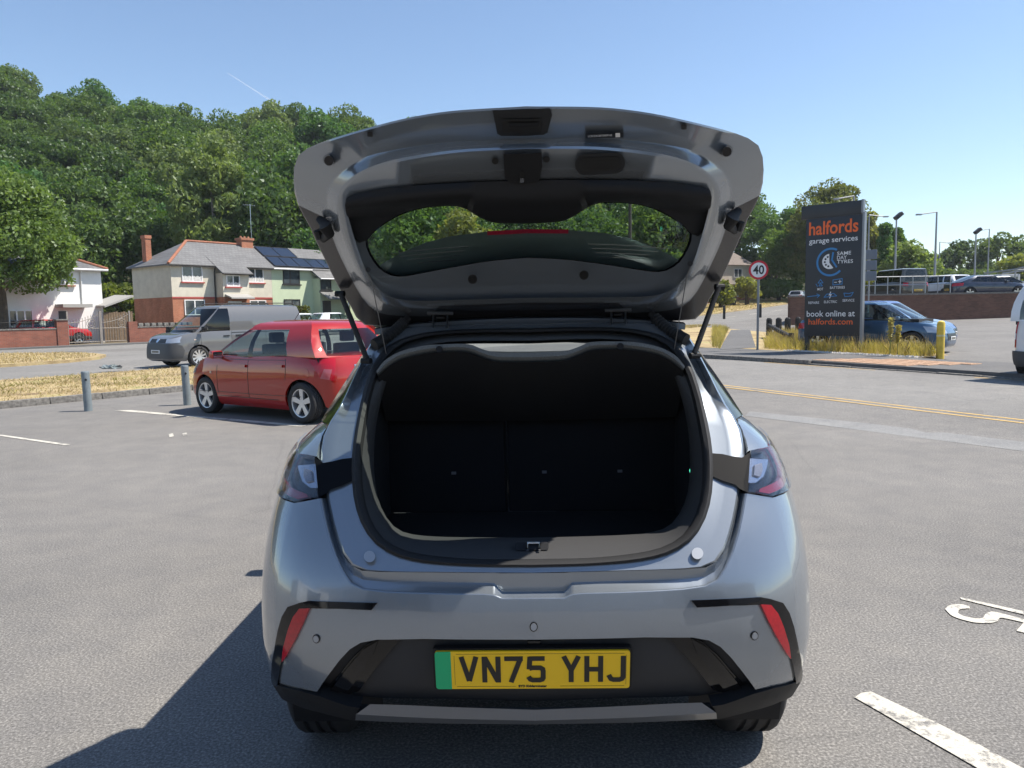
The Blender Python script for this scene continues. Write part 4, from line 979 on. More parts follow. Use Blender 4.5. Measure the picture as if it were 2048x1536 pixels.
# grey panel van
MT['vangrey'] = paint('plain grey paint', (.115, .118, .124), .0, .45, spec=.3)
van = dict(L=4.90, W=1.90, H=1.98, wb=3.0, fo=.93, R=.335, tw=.21, m=6, paint='vangrey', spokes=10, rim='white_rim', zb=.22,
    zs=[(-2.5, 1.16), (0, 1.13), (1.3, 1.12), (1.7, 1.08), (2.1, 1.0), (2.45, .84)], bw=[.90, .97, 1, 1, .985, .955], fe=[-.10, 0, 0, -.02, -.06, -.14], re=[-.06, 0, 0, 0, -.01, -.02],
    panel=True,
    g=dict(xb1=1.86, xt1=.86, xb0=-2.43, xt0=-2.36, yb=.905, yt=.765, cf=.25, cr=.05, belly=.06, crown=.08, rear='panel',
           side=[(1.50, .66, 'door_window'), (.42, .40, 'panel'), (-.85, -.85, 'panel'), (-2.36, -2.30, 'panel')]),
    mirror=(1.42, 1.10, 1.22), mirmat='black_plastic', plates=[(.52, True, 'w')],
    feat=[vs(1.42, .40, 1.10), vs(.38, .36, 1.12), vs(-.88, .36, 1.14), hs(-2.2, .38, 1.06, .03), hs(-.88, 1.42, .38),
          handle(.58, .96, 'black_plastic', .2), handle(.14, .97, 'black_plastic', .2),
          ('head_lamp', 'head_lamp', [('f', .50, .80), ('f', .46, .93), ('f', .80, .96), ('s', 2.02, .99), ('s', 2.10, .86), ('f', .86, .80)], .012, .03),
          ('grille', 'ink', [('f', .47, .80), ('f', .45, .92), ('f', -.45, .92), ('f', -.47, .80)], .014, .03, 'one'),
          ('grille_badge', 'chrome', [('f', .075*math.cos(a), .865+.07*math.sin(a)) for a in np.linspace(0, 2*math.pi, 16, endpoint=False)], .022, .01, 'one'),
          ('front_bumper', M('dark grey bumper', (.06, .062, .066), .55), [('f', 0, .30), ('f', .75, .30), ('s', 2.05, .32), ('s', 1.99, .55), ('s', 2.05, .70), ('f', .80, .78), ('f', 0, .78)], .018, .03),
          ('side_indicator', 'amber', [('s', 1.60, .86), ('s', 1.68, .86), ('s', 1.68, .89), ('s', 1.60, .89)], .008, .01),
          ('tail_lamp', 'red_lens', [('r', .84, .7), ('r', .84, 1.1), ('s', -2.40, 1.1), ('s', -2.40, .7)], .01, .02)])
p = gp(371, 737); vh = EA+math.pi
hv = Vector((math.cos(vh), math.sin(vh), 0)); lv = Vector((-hv.y, hv.x, 0))
cv = p-lv*.84-hv*(2.45-.93+.45)
vro = vehicle('panel_van', 'grey panel van with roof bars driving along the near carriageway', 'van', (cv.x, cv.y, .01), vh, van)
obj('roof_bar', join(tube([(.45, .70, 1.97), (.3, .70, 2.02), (-2.1, .70, 2.02), (-2.25, .70, 1.96)], .018, 6)), MT['rubber'], vro); obj('roof_bar', tube([(.45, -.70, 1.97), (.3, -.70, 2.02), (-2.1, -.70, 2.02), (-2.25, -.70, 1.96)], .018, 6), MT['rubber'], vro)

# generic shapes for the cars further off
def hatch(pt, **k):
    d = dict(L=4.2, W=1.78, H=1.50, wb=2.6, fo=.85, R=.315, paint=pt, spokes=5,
        zs=[(-2.1, .95), (-1.6, 1.0), (0, .96), (.8, .95), (1.3, .90), (1.8, .80), (2.1, .68)],
        g=dict(xb1=1.30, xt1=.35, xb0=-1.95, xt0=-1.50, yb=.80, yt=.62, cf=.22, cr=.1, belly=.04,
               side=[(1.02, .18, 'door_window'), (.05, 0, 'bpillar'), (-.05, -.1, 'door_window'), (-1.05, -.9, 'rear_pillar'), (-1.80, -1.42, 'rear_pillar')]),
        mirror=(.80, .94, 1.0), plates=[(.55, False, 'y'), (.45, True, 'w')],
        feat=[vs(.85, .35, .90), vs(0, .32, .93), vs(-1.0, .6, .95), handle(.12, .82, pt), handle(-.86, .84, pt),
              ('tail_lamp', 'red_lens', [('r', .5, .74), ('r', .5, .92), ('s', -1.75, .94), ('s', -1.8, .76)], .012, .02),
              ('head_lamp', 'head_lamp', [('f', .45, .60), ('f', .45, .72), ('s', 1.65, .82), ('s', 1.78, .64)], .012, .02),
              ('grille', 'ink', [('f', .45, .40), ('f', .45, .60), ('f', -.45, .60), ('f', -.45, .40)], .01, .02, 'one')])
    d.update(k); return d
def suv(pt, **k):
    d = hatch(pt, L=4.5, W=1.88, H=1.68, R=.35, zb=.24, wb=2.68, fo=.88,
        zs=[(-2.3, 1.08), (-1.6, 1.12), (0, 1.08), (.8, 1.06), (1.3, 1.02), (1.9, .92), (2.3, .78)])
    d['g'] = dict(xb1=1.35, xt1=.50, xb0=-2.08, xt0=-1.75, yb=.85, yt=.68, cf=.2, cr=.08, belly=.04,
        side=[(1.05, .32, 'door_window'), (.08, .04, 'bpillar'), (-.02, -.06, 'door_window'), (-1.05, -.98, 'rear_pillar'), (-1.16, -1.08, 'door_window'), (-1.85, -1.60, 'rear_pillar')])
    d['mirror'] = (.85, 1.0, 1.12)
    d['feat'] = [vs(.9, .4, 1.0), vs(.03, .4, 1.02), vs(-1.02, .7, 1.05), handle(.14, .95, pt), handle(-.85, .95, pt),
        ('tail_lamp', 'red_lens', [('r', .62, .82), ('r', .62, 1.02), ('s', -2.05, 1.04), ('s', -2.05, .84)], .012, .02),
        ('head_lamp', 'head_lamp', [('f', .5, .74), ('f', .5, .86), ('s', 1.95, .9), ('s', 2.05, .78)], .012, .02),
        ('wheel_arch_trim', 'cladding', [('s', -2.0, .30), ('s', 2.0, .30), ('s', 2.0, .40), ('s', -2.0, .40)], .012, .02),
        ('rear_bumper', 'cladding', [('r', -.85, .32), ('r', -.85, .56), ('r', .85, .56), ('r', .85, .32)], .015, .02, 'one'),
        ('grille', 'ink', [('f', .45, .5), ('f', .45, .76), ('f', -.45, .76), ('f', -.45, .5)], .01, .02, 'one')]
    d.update(k); return d
def saloon(pt, **k):
    d = hatch(pt, L=4.7, W=1.84, H=1.43, wb=2.85, fo=.88, R=.33,
        zs=[(-2.35, .98), (-1.7, 1.0), (0, .95), (.8, .94), (1.4, .88), (2.0, .78), (2.35, .64)])
    d['g'] = dict(xb1=1.42, xt1=.30, xb0=-2.05, xt0=-1.05, yb=.82, yt=.60, cf=.22, cr=.12, belly=.05,
        side=[(1.1, .14, 'door_window'), (.0, -.06, 'bpillar'), (-.1, -.14, 'door_window'), (-1.35, -.80, 'rear_pillar'), (-1.88, -.95, 'rear_pillar')])
    d.update(k); return d
for nm, c, mtl in (('bright_red', (.42, .012, .010), .1), ('mid_blue', (.030, .085, .17), .5), ('pale_blue', (.08, .13, .30), .5), ('navy', (.018, .026, .05), .5), ('bronze', (.055, .05, .042), .6), ('silver_car', (.42, .44, .46), .7), ('white_car', (.72, .73, .74), 0), ('dark_car', (.02, .021, .025), .4), ('teal_car', (.05, .16, .22), .4), ('sage', (.25, .30, .31), .4)):
    MT[nm] = paint(nm+' paint', c, mtl*.5, .4, spec=.2)
def put(name, label, cat, px, dist, heading, sp, z=None, group=None, detail=True, dx=0):
    q = gd(px, dist); return vehicle(name, label, cat, (q.x+dx, q.y, q.z if z is None else z), heading, sp, group, detail)
# red car on the drive of the white house
put('red_crossover', 'bright red crossover standing on the drive behind the iron gates', 'car', 106, 47.5, EA+R(-8), suv('bright_red', H=1.60, spokes=5), z=.08)
# blue people carrier behind the garage sign
mpv = hatch('mid_blue', L=4.5, W=1.83, H=1.58, R=.325, wb=2.79, fo=.88,
    zs=[(-2.25, 1.0), (-1.6, 1.04), (0, .99), (.8, .98), (1.4, .93), (1.9, .86), (2.25, .70)])
mpv['g'] = dict(xb1=1.72, xt1=.45, xb0=-2.05, xt0=-1.75, yb=.82, yt=.66, cf=.3, cr=.1, belly=.05,
    side=[(1.42, .26, 'door_window'), (.82, .12, 'bpillar'), (.76, .04, 'door_window'), (-.15, -.2, 'bpillar'), (-.22, -.28, 'door_window'), (-1.15, -1.1, 'rear_pillar'), (-1.22, -1.18, 'door_window'), (-1.9, -1.6, 'rear_pillar')])
mpv['mirror'] = (1.0, .98, 1.06)
a, b = Vector((576/1500*25.6, 25.6, 0)), Vector((893/1500*22.3, 22.3, 0)); mh = math.atan2(b.y-a.y, b.x-a.x); mc = (a+b)/2
vehicle('blue_people_carrier', 'blue people carrier parked behind the dark garage sign, nose towards the yellow post', 'car', (mc.x, mc.y, Hf(mc.x, mc.y)), mh, mpv)
q = Vector((mc.x+1.7, mc.y+2.6, 0)); vehicle('blue_hatchback', 'paler blue car on the far side of the blue people carrier', 'car', (q.x, q.y, Hf(q.x, q.y)), mh, hatch('pale_blue', H=1.58, L=4.3))
# white small van leaving the frame on the right
wv = dict(van); wv.update(L=4.4, W=1.83, H=1.86, wb=2.9, fo=.85, R=.32, paint='white_car', zb=.24, rim='silver')
wv['g'] = dict(xb1=1.6, xt1=.7, xb0=-2.15, xt0=-2.02, yb=.87, yt=.74, cf=.22, cr=.06, belly=.05, crown=.06, rear='rear_window', side=[(1.3, .5, 'door_window'), (.3, .3, 'panel'), (-.9, -.9, 'panel'), (-2.08, -1.96, 'panel')])
wv['zs'] = [(-2.2, 1.14), (0, 1.12), (1.2, 1.1), (1.7, 1.0), (2.2, .8)]
wv['plates'] = [(.62, False, 'y')]; wv['mirror'] = (1.2, 1.05, 1.15)
wv['feat'] = [vs(.3, .36, 1.1), hs(-1.9, .3, 1.05, .02), ('tail_lamp', 'red_lens', [('r', .80, .62), ('r', .80, 1.10), ('s', -2.08, 1.12), ('s', -2.10, .62)], .016, .02),
    ('rear_bumper', 'cladding', [('s', -1.75, .28), ('s', -1.75, .52), ('r', .8, .55), ('r', 0, .55), ('r', 0, .28), ('r', .8, .28)], .05, .05), ('rear_sticker', 'plate_grey', [('r', .5, .8), ('r', .5, .95), ('r', .2, .95), ('r', .2, .8)], .006, .01, 'one'),
    ('lamp_lens', 'white', [('r', .82, .78), ('r', .82, .90), ('s', -2.10, .90), ('s', -2.10, .78)], .019, .01)]
vehicle('small_white_van', 'white van cut off by the right edge, showing its rear lamp and grey bumper', 'van', (12.25, 15.1, Hf(12, 15.5)+.004), R(24), wv)
# white cars in front of the houses, behind the hedge
put('white_car', 'white car just right of the hedge in front of the green house', 'car', 612, 55, EA+R(4), hatch('white_car', H=1.52), z=.3, detail=False)
put('pale_estate', 'white car roof half hidden by the raised tailgate, by the green house door', 'car', 672, 57, EA, hatch('white_car', H=1.50), z=.35, detail=False)
# the raised car park on the right
ZL = 2.0
put('bronze_offroader', 'boxy bronze off-roader seen from behind, yellow plate, at the metal railing', 'car', 1789, 50, R(96), suv('bronze', H=1.97, L=4.7, W=2.0, R=.39, g=dict(xb1=1.2, xt1=.85, xb0=-2.12, xt0=-2.05, yb=.92, yt=.80, cf=.1, cr=.06, belly=.02, roof='silver_car', side=[(1.0, .72, 'door_window'), (.1, .08, 'bpillar'), (0, -.02, 'door_window'), (-1.0, -1.0, 'rear_pillar'), (-1.1, -1.1, 'door_window'), (-1.95, -1.9, 'rear_pillar')]), glassmat=MT['dark_window']), z=ZL)
put('white_crossover', 'white crossover with dark rear glass beside the bronze off-roader', 'car', 1880, 52, R(102), suv('white_car', H=1.62, glassmat=MT['dark_window']), z=ZL)
put('teal_hatchback', 'small blue car between the white crossover and the silver cars', 'car', 1916, 57, R(104), hatch('teal_car'), z=ZL)
put('silver_estate', 'silver car glinting behind the navy saloon, left of the lorry', 'car', 1968, 60, R(110), hatch('silver_car', H=1.52), z=ZL)
put('sage_hatchback', 'pale car beyond the navy saloon, right behind the silver one', 'car', 1990, 66, R(108), hatch('sage', H=1.55), z=ZL)
put('navy_saloon', 'navy blue saloon parked side-on above the brick wall', 'car', 1968, 47.8, R(-4), saloon('navy', glassmat=MT['dark_window']), z=ZL)
put('dark_saloon', 'grey saloon roof showing just above the navy saloon', 'car', 2000, 50.6, R(-4), saloon('silver_car', glassmat=MT['dark_window'], H=1.47), z=ZL)
put('distant_red_car', 'red car at the far right edge behind the saloons', 'car', 2040, 68, R(20), hatch('bright_red', H=1.5), z=ZL, detail=False)
put('distant_teal_car', 'pale blue car under the ramps of the lorry at the right edge', 'car', 2028, 76, R(15), hatch('teal_car', H=1.5), z=ZL, detail=False)
put('silver_road_car', 'silver car driving away on the far road left of the garage sign', 'car', 1597, 92, EA+R(4), hatch('silver_car', H=1.5, glassmat=MT['dark_window']), detail=False)
# ------------------------------------------------------------ houses, garden walls, gates
def fac(px, row, n):
    """picture point on the upright plane at road offset n -> (e, z)"""
    d = raydir(px, row); t = n/(-se*d.x+ce*d.y); x, y = d.x*t, d.y*t
    return to_en(x, y)[0], CH+d.z*t
def bricks(name, c0, c1, mortar, sc_=1.0):
    m, nt, bs = newmat(name)
    tc = nt.nodes.new('ShaderNodeTexCoord'); tc.name = 'TC'
    sp_ = nt.nodes.new('ShaderNodeSeparateXYZ'); nt.links.new(tc.outputs['Object'], sp_.inputs[0])
    ad = nt.nodes.new('ShaderNodeMath'); ad.operation = 'ADD'; nt.links.new(sp_.outputs[0], ad.inputs[0]); nt.links.new(sp_.outputs[1], ad.inputs[1])
    cb_ = nt.nodes.new('ShaderNodeCombineXYZ'); nt.links.new(ad.outputs[0], cb_.inputs[0]); nt.links.new(sp_.outputs[2], cb_.inputs[1])
    br = nt.nodes.new('ShaderNodeTexBrick'); nt.links.new(cb_.outputs[0], br.inputs['Vector'])
    br.inputs['Color1'].default_value = col(c0); br.inputs['Color2'].default_value = col(c1); br.inputs['Mortar'].default_value = col(mortar)
    br.inputs['Scale'].default_value = 1/sc_; br.inputs['Brick Width'].default_value = .225; br.inputs['Row Height'].default_value = .075; br.inputs['Mortar Size'].default_value = .006; br.inputs['Bias'].default_value = -.1
    n = noise(nt, 1.2, 5); v = ramp(nt, n.outputs[0], [(.3, (.75, .75, .75)), (.7, (1.15, 1.12, 1.1))])
    nt.links.new(mixc(nt, 1, br.outputs['Color'], v, 'MULTIPLY'), bs.inputs['Base Color']); bs.inputs['Roughness'].default_value = .9
    bump(nt, bs, br.outputs['Fac'], -.5, .008); return m
def tiles(name, c, row=.30):
    m, nt, bs = newmat(name)
    tc = nt.nodes.new('ShaderNodeTexCoord'); tc.name = 'TC'
    br = nt.nodes.new('ShaderNodeTexBrick'); sp_ = nt.nodes.new('ShaderNodeSeparateXYZ'); nt.links.new(tc.outputs['Object'], sp_.inputs[0])
    cb_ = nt.nodes.new('ShaderNodeCombineXYZ'); nt.links.new(sp_.outputs[0], cb_.inputs[0]); nt.links.new(sp_.outputs[2], cb_.inputs[1]); nt.links.new(cb_.outputs[0], br.inputs['Vector'])
    br.inputs['Color1'].default_value = col(c); br.inputs['Color2'].default_value = col([x*.84 for x in c]); br.inputs['Mortar'].default_value = col([x*.5 for x in c])
    br.inputs['Scale'].default_value = 1; br.inputs['Brick Width'].default_value = .30; br.inputs['Row Height'].default_value = .17; br.inputs['Mortar Size'].default_value = .012
    n = noise(nt, .9, 5); v = ramp(nt, n.outputs[0], [(.3, (.82, .82, .82)), (.7, (1.12, 1.12, 1.1))])
    nt.links.new(mixc(nt, 1, br.outputs['Color'], v, 'MULTIPLY'), bs.inputs['Base Color']); bs.inputs['Roughness'].default_value = .75
    bump(nt, bs, br.outputs['Fac'], -.6, .02); return m
BRICK = bricks('red brick', (.38, .125, .062), (.45, .17, .09), (.36, .28, .21))
BRICK2 = bricks('dull garden brick', (.22, .07, .045), (.28, .09, .055), (.2, .16, .13))
CREAM = M('cream roughcast', (.60, .56, .46), .95, var=.10, vscale=1.5, bmp=.7, bscale=18, bdist=.02)
WHITEW = M('white render', (.78, .77, .75), .9, var=.05, vscale=1.2, bmp=.3, bscale=12)
MINT = M('pale green render', (.52, .60, .42), .9, var=.06, vscale=1.0, bmp=.3, bscale=14)
SLATE = tiles('grey roof tile', (.165, .165, .168)); SLATE2 = tiles('lighter roof tile', (.20, .20, .202))
TERRA = M('terracotta ridge tile', (.30, .12, .07), .85, var=.2, vscale=5)
UPVC = M('white window plastic', (.78, .78, .77), .4); DARKF = M('dark window frame', (.03, .03, .033), .4)
PANE = M('house window pane', (.06, .075, .085), .05, spec=.8, var=.6, vscale=1.3)
NET = M('net curtain', (.55, .55, .53), .95, var=.3, vscale=8)
REDSILL = M('red painted sill', (.38, .07, .06), .7); SOFFIT = M('pale soffit', (.34, .33, .31), .7); DPIPE = M('black downpipe', (.02, .02, .02), .5)
def slabroof(pts, th=.10):
    """sloping plane from 3D corners with thickness"""
    P = [Vector(p) for p in pts]; n = len(P); return (P+[p-Vector((0, 0, th)) for p in P], [tuple(range(n)), tuple(range(2*n-1, n-1, -1))]+[(i, i+n, (i+1) % n+n, (i+1) % n) for i in range(n)])
def window(par, x0, x1, z0, z1, y, fr=UPVC, mull=(.5,), sill=REDSILL, net=True, curtain=True):
    t = .07; bx = [box(x0, x1, y-.06, y+.02, z1-t, z1), box(x0, x1, y-.06, y+.02, z0, z0+t), box(x0, x0+t, y-.06, y+.02, z0+t, z1-t), box(x1-t, x1, y-.06, y+.02, z0+t, z1-t)]
    for m_ in mull: c = x0+(x1-x0)*m_; bx.append(box(c-.045, c+.045, y-.055, y+.02, z0+t, z1-t))
    w_ = obj('window', join(*bx), fr, par, 0)
    ed = [x0+t]+[x0+(x1-x0)*m_ for m_ in mull]+[x1-t]
    for a, b in zip(ed, ed[1:]): obj('pane', box(a+.02, b-.02, y-.03, y-.02, z0+t, z1-t), PANE, w_, 0)
    if net:
        k = max(3, int((x1-x0)/.16)); zt = z0+t+(z1-z0)*.34
        pts = [(x0+t, z0+t)]+[(x1-t, z0+t)]+[(x1-t-(x1-x0-2*t)*i/k, zt-(.09 if i % 2 else 0)) for i in range(k+1)]
        obj('net_curtain', pan(pts, lambda u, v, o: Vector((u, y-.034-o, v)), .004, 0, 9, 9), NET, w_, 0)
    if sill: obj('sill', box(x0-.12, x1+.12, y-.14, y, z0-.09, z0-.005), sill, w_, 0)
    return w_
e0, _ = fac(345, 600, NH); e1, _ = fac(545, 600, NH)
def L(px, row, y=0):
    e, z = fac(px, row, NH+y); return e-e0, z
Wd = e1-e0; EV = L(380, 531)[1]; SPL = L(400, 596)[1]
cream = thing('cream_house', 'cream roughcast house over red brick with hipped grey roof and red chimney', 'house', (*EN(e0, NH), .06), EA)
px_a, px_b = L(431, 560)[0], L(497, 560, -1.0)[0]
DP = 5.8
obj('brick_wall', join(box(0, Wd, 0, DP, -.1, SPL)), BRICK, cream, 0)
obj('rendered_wall', box(-.02, Wd, -.02, DP, SPL, EV), CREAM, cream, 0)
pj = obj('projecting_bay', box(px_a, px_b, -1.0, -.02, -.1, SPL), BRICK, cream, 0)
EV2 = L(460, 548, -1.0)[1]
obj('bay_render', box(px_a-.02, px_b+.02, -1.02, -.02, SPL, EV2), CREAM, pj, 0)
obj('band_course', box(-.03, px_a, -.035, -.02, SPL-.10, SPL+.02), REDSILL, cream, 0); obj('band_course', box(px_b, Wd, -.035, -.02, SPL-.10, SPL+.02), REDSILL, cream, 0)
RZ = L(372, 484, 2.9)[1]; RX = L(372, 484, 2.9)[0]
o_ = .32
sl_f = (RZ-EV)/(2.9+o_)
rf = obj('roof', join(slabroof([(-o_, -o_, EV), (Wd, -o_, EV), (Wd, 2.9, RZ), (RX, 2.9, RZ)]), slabroof([(-o_, DP+o_, EV), (-o_, -o_, EV), (RX, 2.9, RZ)]), slabroof([(Wd, DP+o_, EV), (-o_, DP+o_, EV), (RX, 2.9, RZ), (Wd, 2.9, RZ)])), SLATE, cream, 0)
rf['label'] = 'grey hipped tile roof'
obj('bay_roof', slabroof([(px_a-.2, -1.35, EV2), (px_b+.2, -1.35, EV2), (px_b+.2, .9, EV2+2.25*(sl_f*.98)), (px_a-.2, .9, EV2+2.25*(sl_f*.98))], .12), SLATE, cream, 0)
obj('hip_tiles', tube([(-o_, -o_, EV+.02), (RX, 2.9, RZ+.03)], .11, 8), TERRA, rf); obj('ridge_tiles', tube([(RX, 2.9, RZ+.03), (Wd, 2.9, RZ+.03)], .10, 8), TERRA, rf)
obj('gutter', tube([(-o_, -o_-.05, EV-.06), (px_a-.1, -o_-.05, EV-.06)], .06, 8), DPIPE, rf); obj('gutter', tube([(px_b+.1, -o_-.05, EV-.06), (Wd, -o_-.05, EV-.06)], .06, 8), DPIPE, rf); obj('gutter', tube([(px_a-.2, -1.4, EV2-.06), (px_b+.2, -1.4, EV2-.06)], .06, 8), DPIPE, rf)
obj('downpipe', tube([(px_a-.12, -.25, EV-.1), (px_a-.12, -.10, EV-.5), (px_a-.12, -.10, 0)], .045, 8), DPIPE, cream)
obj('soffit', box(-o_+.04, Wd, -o_+.02, 0, EV-.16, EV-.11), SOFFIT, rf, 0)
cx0, cx1 = fac(289, 520, NH+4.4)[0]-e0, fac(300, 520, NH+4.4)[0]-e0; CT = fac(297, 473, NH+4.4)[1]
ch = obj('chimney', join(box(cx0, cx1, 4.1, 4.7, EV-.3, CT-.25), box(cx0-.05, cx1+.05, 4.05, 4.75, CT-.25, CT)), BRICK, rf, 0)
w_ = lambda a, b, r0, r1, y=0: (L(a, 550, y)[0], L(b, 550, y)[0], L((a+b)/2, r1, y)[1], L((a+b)/2, r0, y)[1])
for a, b, r0, r1, y in ((363, 404, 533, 565.5, 0), (492, 526, 536, 567, 0)):
    x0, x1, z0, z1 = w_(a, b, r0, r1, y); window(cream, x0, x1, z0, z1, y-.03)
x0, x1, z0, z1 = w_(451, 478, 552, 575, -1.0); window(cream, x0, x1, z0, z1, -1.04)
x0, x1, z0, z1 = w_(365, 406, 601, 632, 0); window(cream, x0, x1, z0, z1, -.01, net=False, sill=None)
x0, x1, z0, z1 = w_(496, 529, 602, 632, 0); window(cream, x0, x1, z0, z1, -.01, net=False, sill=None)
x0, x1, z0, z1 = w_(453, 480, 604, 660, -1.0); dr = obj('front_door', box(x0, x1, -1.06, -1.0, .0, z1), UPVC, cream, 0); obj('porch_canopy', slabroof([(px_a+.1, -1.9, SPL-.05), (px_b-.1, -1.9, SPL-.05), (px_b-.1, -1.0, SPL+.22), (px_a+.1, -1.0, SPL+.22)], .1), SOFFIT, cream, 0)
# green house next door
mint = thing('green_house', 'pale green rendered house with dark window frames and solar panels on its roof', 'house', (*EN(e1+.01, NH), .06), EA)
Wg = 9.2
def G(px, row, y=0):
    e, z = fac(px, row, NH+y); return e-e1, z
obj('rendered_wall', box(0, Wg, -.02, DP, -.1, EV), MINT, mint, 0)
ga, gb = G(624, 560)[0], G(624, 560)[0]+3.0; EV3 = EV-.75
obj('projecting_bay', box(ga, gb, -1.02, -.02, -.1, EV3), MINT, mint, 0)
rg2 = obj('roof', join(slabroof([(0, -o_, EV), (Wg, -o_, EV), (Wg, 2.9, RZ), (0, 2.9, RZ)]), slabroof([(Wg, DP+o_, EV), (0, DP+o_, EV), (0, 2.9, RZ), (Wg, 2.9, RZ)])), SLATE, mint, 0)
obj('bay_roof', slabroof([(ga-.2, -1.35, EV3), (gb+.2, -1.35, EV3), (gb+.2, .6, EV3+1.95*sl_f), (ga-.2, .6, EV3+1.95*sl_f)], .12), SLATE2, mint, 0)
SOL = M('solar panel', (.012, .016, .028), .12, .2, .6); PFR = M('panel frame', (.03, .03, .032), .4, .5)
def onslope(x, t, off): return Vector((x, -o_+(2.9+o_)*t-off*.55, EV+(RZ-EV)*t+off*.83))
def solar(x0, x1, t0, t1):
    P = [onslope(x0, t0, .10), onslope(x1, t0, .10), onslope(x1, t1, .10), onslope(x0, t1, .10)]
    o = obj('solar_panel', slabroof(P, .05), SOL, rg2, 0)
    for a, b in ((P[0], P[1]), (P[1], P[2]), (P[2], P[3]), (P[3], P[0])): obj('panel_frame', tube([a+Vector((0, 0, .008)), b+Vector((0, 0, .008))], .018, 4), PFR, o, 0)
for i in range(5): solar(.25+i*1.25, .25+(i+1)*1.25-.03, .06, .47)
for i in range(2): solar(.25+i*1.65, .25+(i+1)*1.65-.03, .51, .93)
x0 = G(565, 550)[0]; x1 = G(598, 550)[0]; window(mint, x0, x1, G(580, 570)[1], G(580, 538)[1], -.03, DARKF, (.42,), DARKF, net=False)
x0 = G(640, 565, -1)[0]; x1 = G(661, 565, -1)[0]; window(mint, x0, x1, G(650, 582, -1)[1], G(650, 556, -1)[1], -1.03, DARKF, (), DARKF, net=False)
x0 = G(568, 620)[0]; x1 = G(600, 620)[0]; window(mint, x0, x1, 1.1, G(580, 600)[1], -.03, DARKF, (.5,), None, net=False)
x0 = G(645, 620, -1)[0]; x1 = G(661, 620, -1)[0]
obj('front_door', box(x0, x1, -1.08, -1.0, 0, G(650, 603, -1)[1]), DARKF, mint, 0)
obj('porch_canopy', slabroof([(ga-.1, -2.3, G(645, 598, -2.2)[1]), (ga+3.0, -2.3, G(645, 598, -2.2)[1]), (ga+3.0, -1.02, G(645, 584, -1.1)[1]), (ga-.1, -1.02, G(645, 584, -1.1)[1])], .1), SLATE2, mint, 0)
obj('porch_post', tube([(ga+2.0, -2.2, 0), (ga+2.0, -2.2, G(645, 598, -2.2)[1]-.1)], .05, 6), UPVC, mint)
obj('gutter', tube([(0, -o_-.05, EV-.06), (ga-.2, -o_-.05, EV-.06)], .06, 8), UPVC, rg2); obj('gutter', tube([(ga-.2, -1.42, EV3-.06), (gb+.2, -1.42, EV3-.06)], .06, 8), UPVC, rg2)
c2 = obj('chimney', join(box(-.95, .1, 2.5, 3.3, RZ-.8, RZ+.38), box(-1.03, .18, 2.42, 3.38, RZ+.38, RZ+.56), *[mv(lathe([(.10, RZ+.56), (.08, RZ+.72)], 8, 'z', True), -.78+.35*i, 2.9, 0) for i in range(3)]), BRICK, rg2, 0)
obj('television_aerial', join(tube([(.25, 2.9, RZ), (.25, 2.9, RZ+3.4)], .022, 5), tube([(-.35, 2.9, RZ+3.3), (.7, 2.9, RZ+3.3)], .015, 4), *[tube([(-.3+.16*i, 2.6, RZ+3.3), (-.3+.16*i, 3.2, RZ+3.3)], .01, 4) for i in range(6)]), MT['silver'], rg2)
# white house behind the broad tree
ew, _ = fac(205, 600, NH); HW = 9.5
white = thing('white_house', 'white rendered house half hidden behind the broad leafy tree', 'house', (*EN(ew-HW, NH), .06), EA)
EVw = fac(205, 541, NH)[1]; RZw = fac(150, 514, NH+3)[1]+.4
def Q(px, row, y=0):
    e, z = fac(px, row, NH+y); return e-ew+HW, z
obj('rendered_wall', box(0, HW, 0, 6.2, -.1, EVw), WHITEW, white, 0)
rw_ = obj('roof', join(slabroof([(-o_, -o_, EVw), (HW+o_, -o_, EVw), (HW-2.6, 3.1, RZw), (2.6, 3.1, RZw)]), slabroof([(HW+o_, -o_, EVw), (HW+o_, 6.5, EVw), (HW-2.6, 3.1, RZw)]), slabroof([(HW+o_, 6.5, EVw), (-o_, 6.5, EVw), (2.6, 3.1, RZw), (HW-2.6, 3.1, RZw)]), slabroof([(-o_, 6.5, EVw), (-o_, -o_, EVw), (2.6, 3.1, RZw)])), SLATE, white, 0)
obj('hip_tiles', tube([(HW+o_, -o_, EVw+.02), (HW-2.6, 3.1, RZw+.03)], .11, 8), TERRA, rw_)
obj('gutter', tube([(-o_, -o_-.05, EVw-.06), (HW+o_, -o_-.05, EVw-.06)], .07, 8), UPVC, rw_)
obj('downpipe', tube([(Q(161, 560)[0], -.2, EVw-.1), (Q(161, 560)[0], -.06, EVw-.4), (Q(161, 560)[0], -.06, 2.6)], .05, 8), UPVC, white)
window(white, Q(112, 560)[0], Q(145, 560)[0], Q(130, 572)[1], Q(130, 549)[1], -.03, UPVC, (.5,), TERRA, net=False)
window(white, Q(17, 640)[0], Q(66, 640)[0], Q(40, 655)[1], Q(40, 622)[1], -.03, UPVC, (.33, .66), None, net=False)
pw0, pw1 = Q(116, 640)[0], Q(168, 640)[0]
obj('porch_canopy', box(pw0-.1, pw1+.1, -1.2, 0, Q(140, 613, -1.2)[1]-.12, Q(140, 613, -1.2)[1]+.1), SOFFIT, white, 0)
obj('door_panel', box(Q(118, 640)[0], Q(133, 640)[0], -.05, 0, Q(125, 642)[1], Q(125, 624)[1]), DARKF, white, 0)
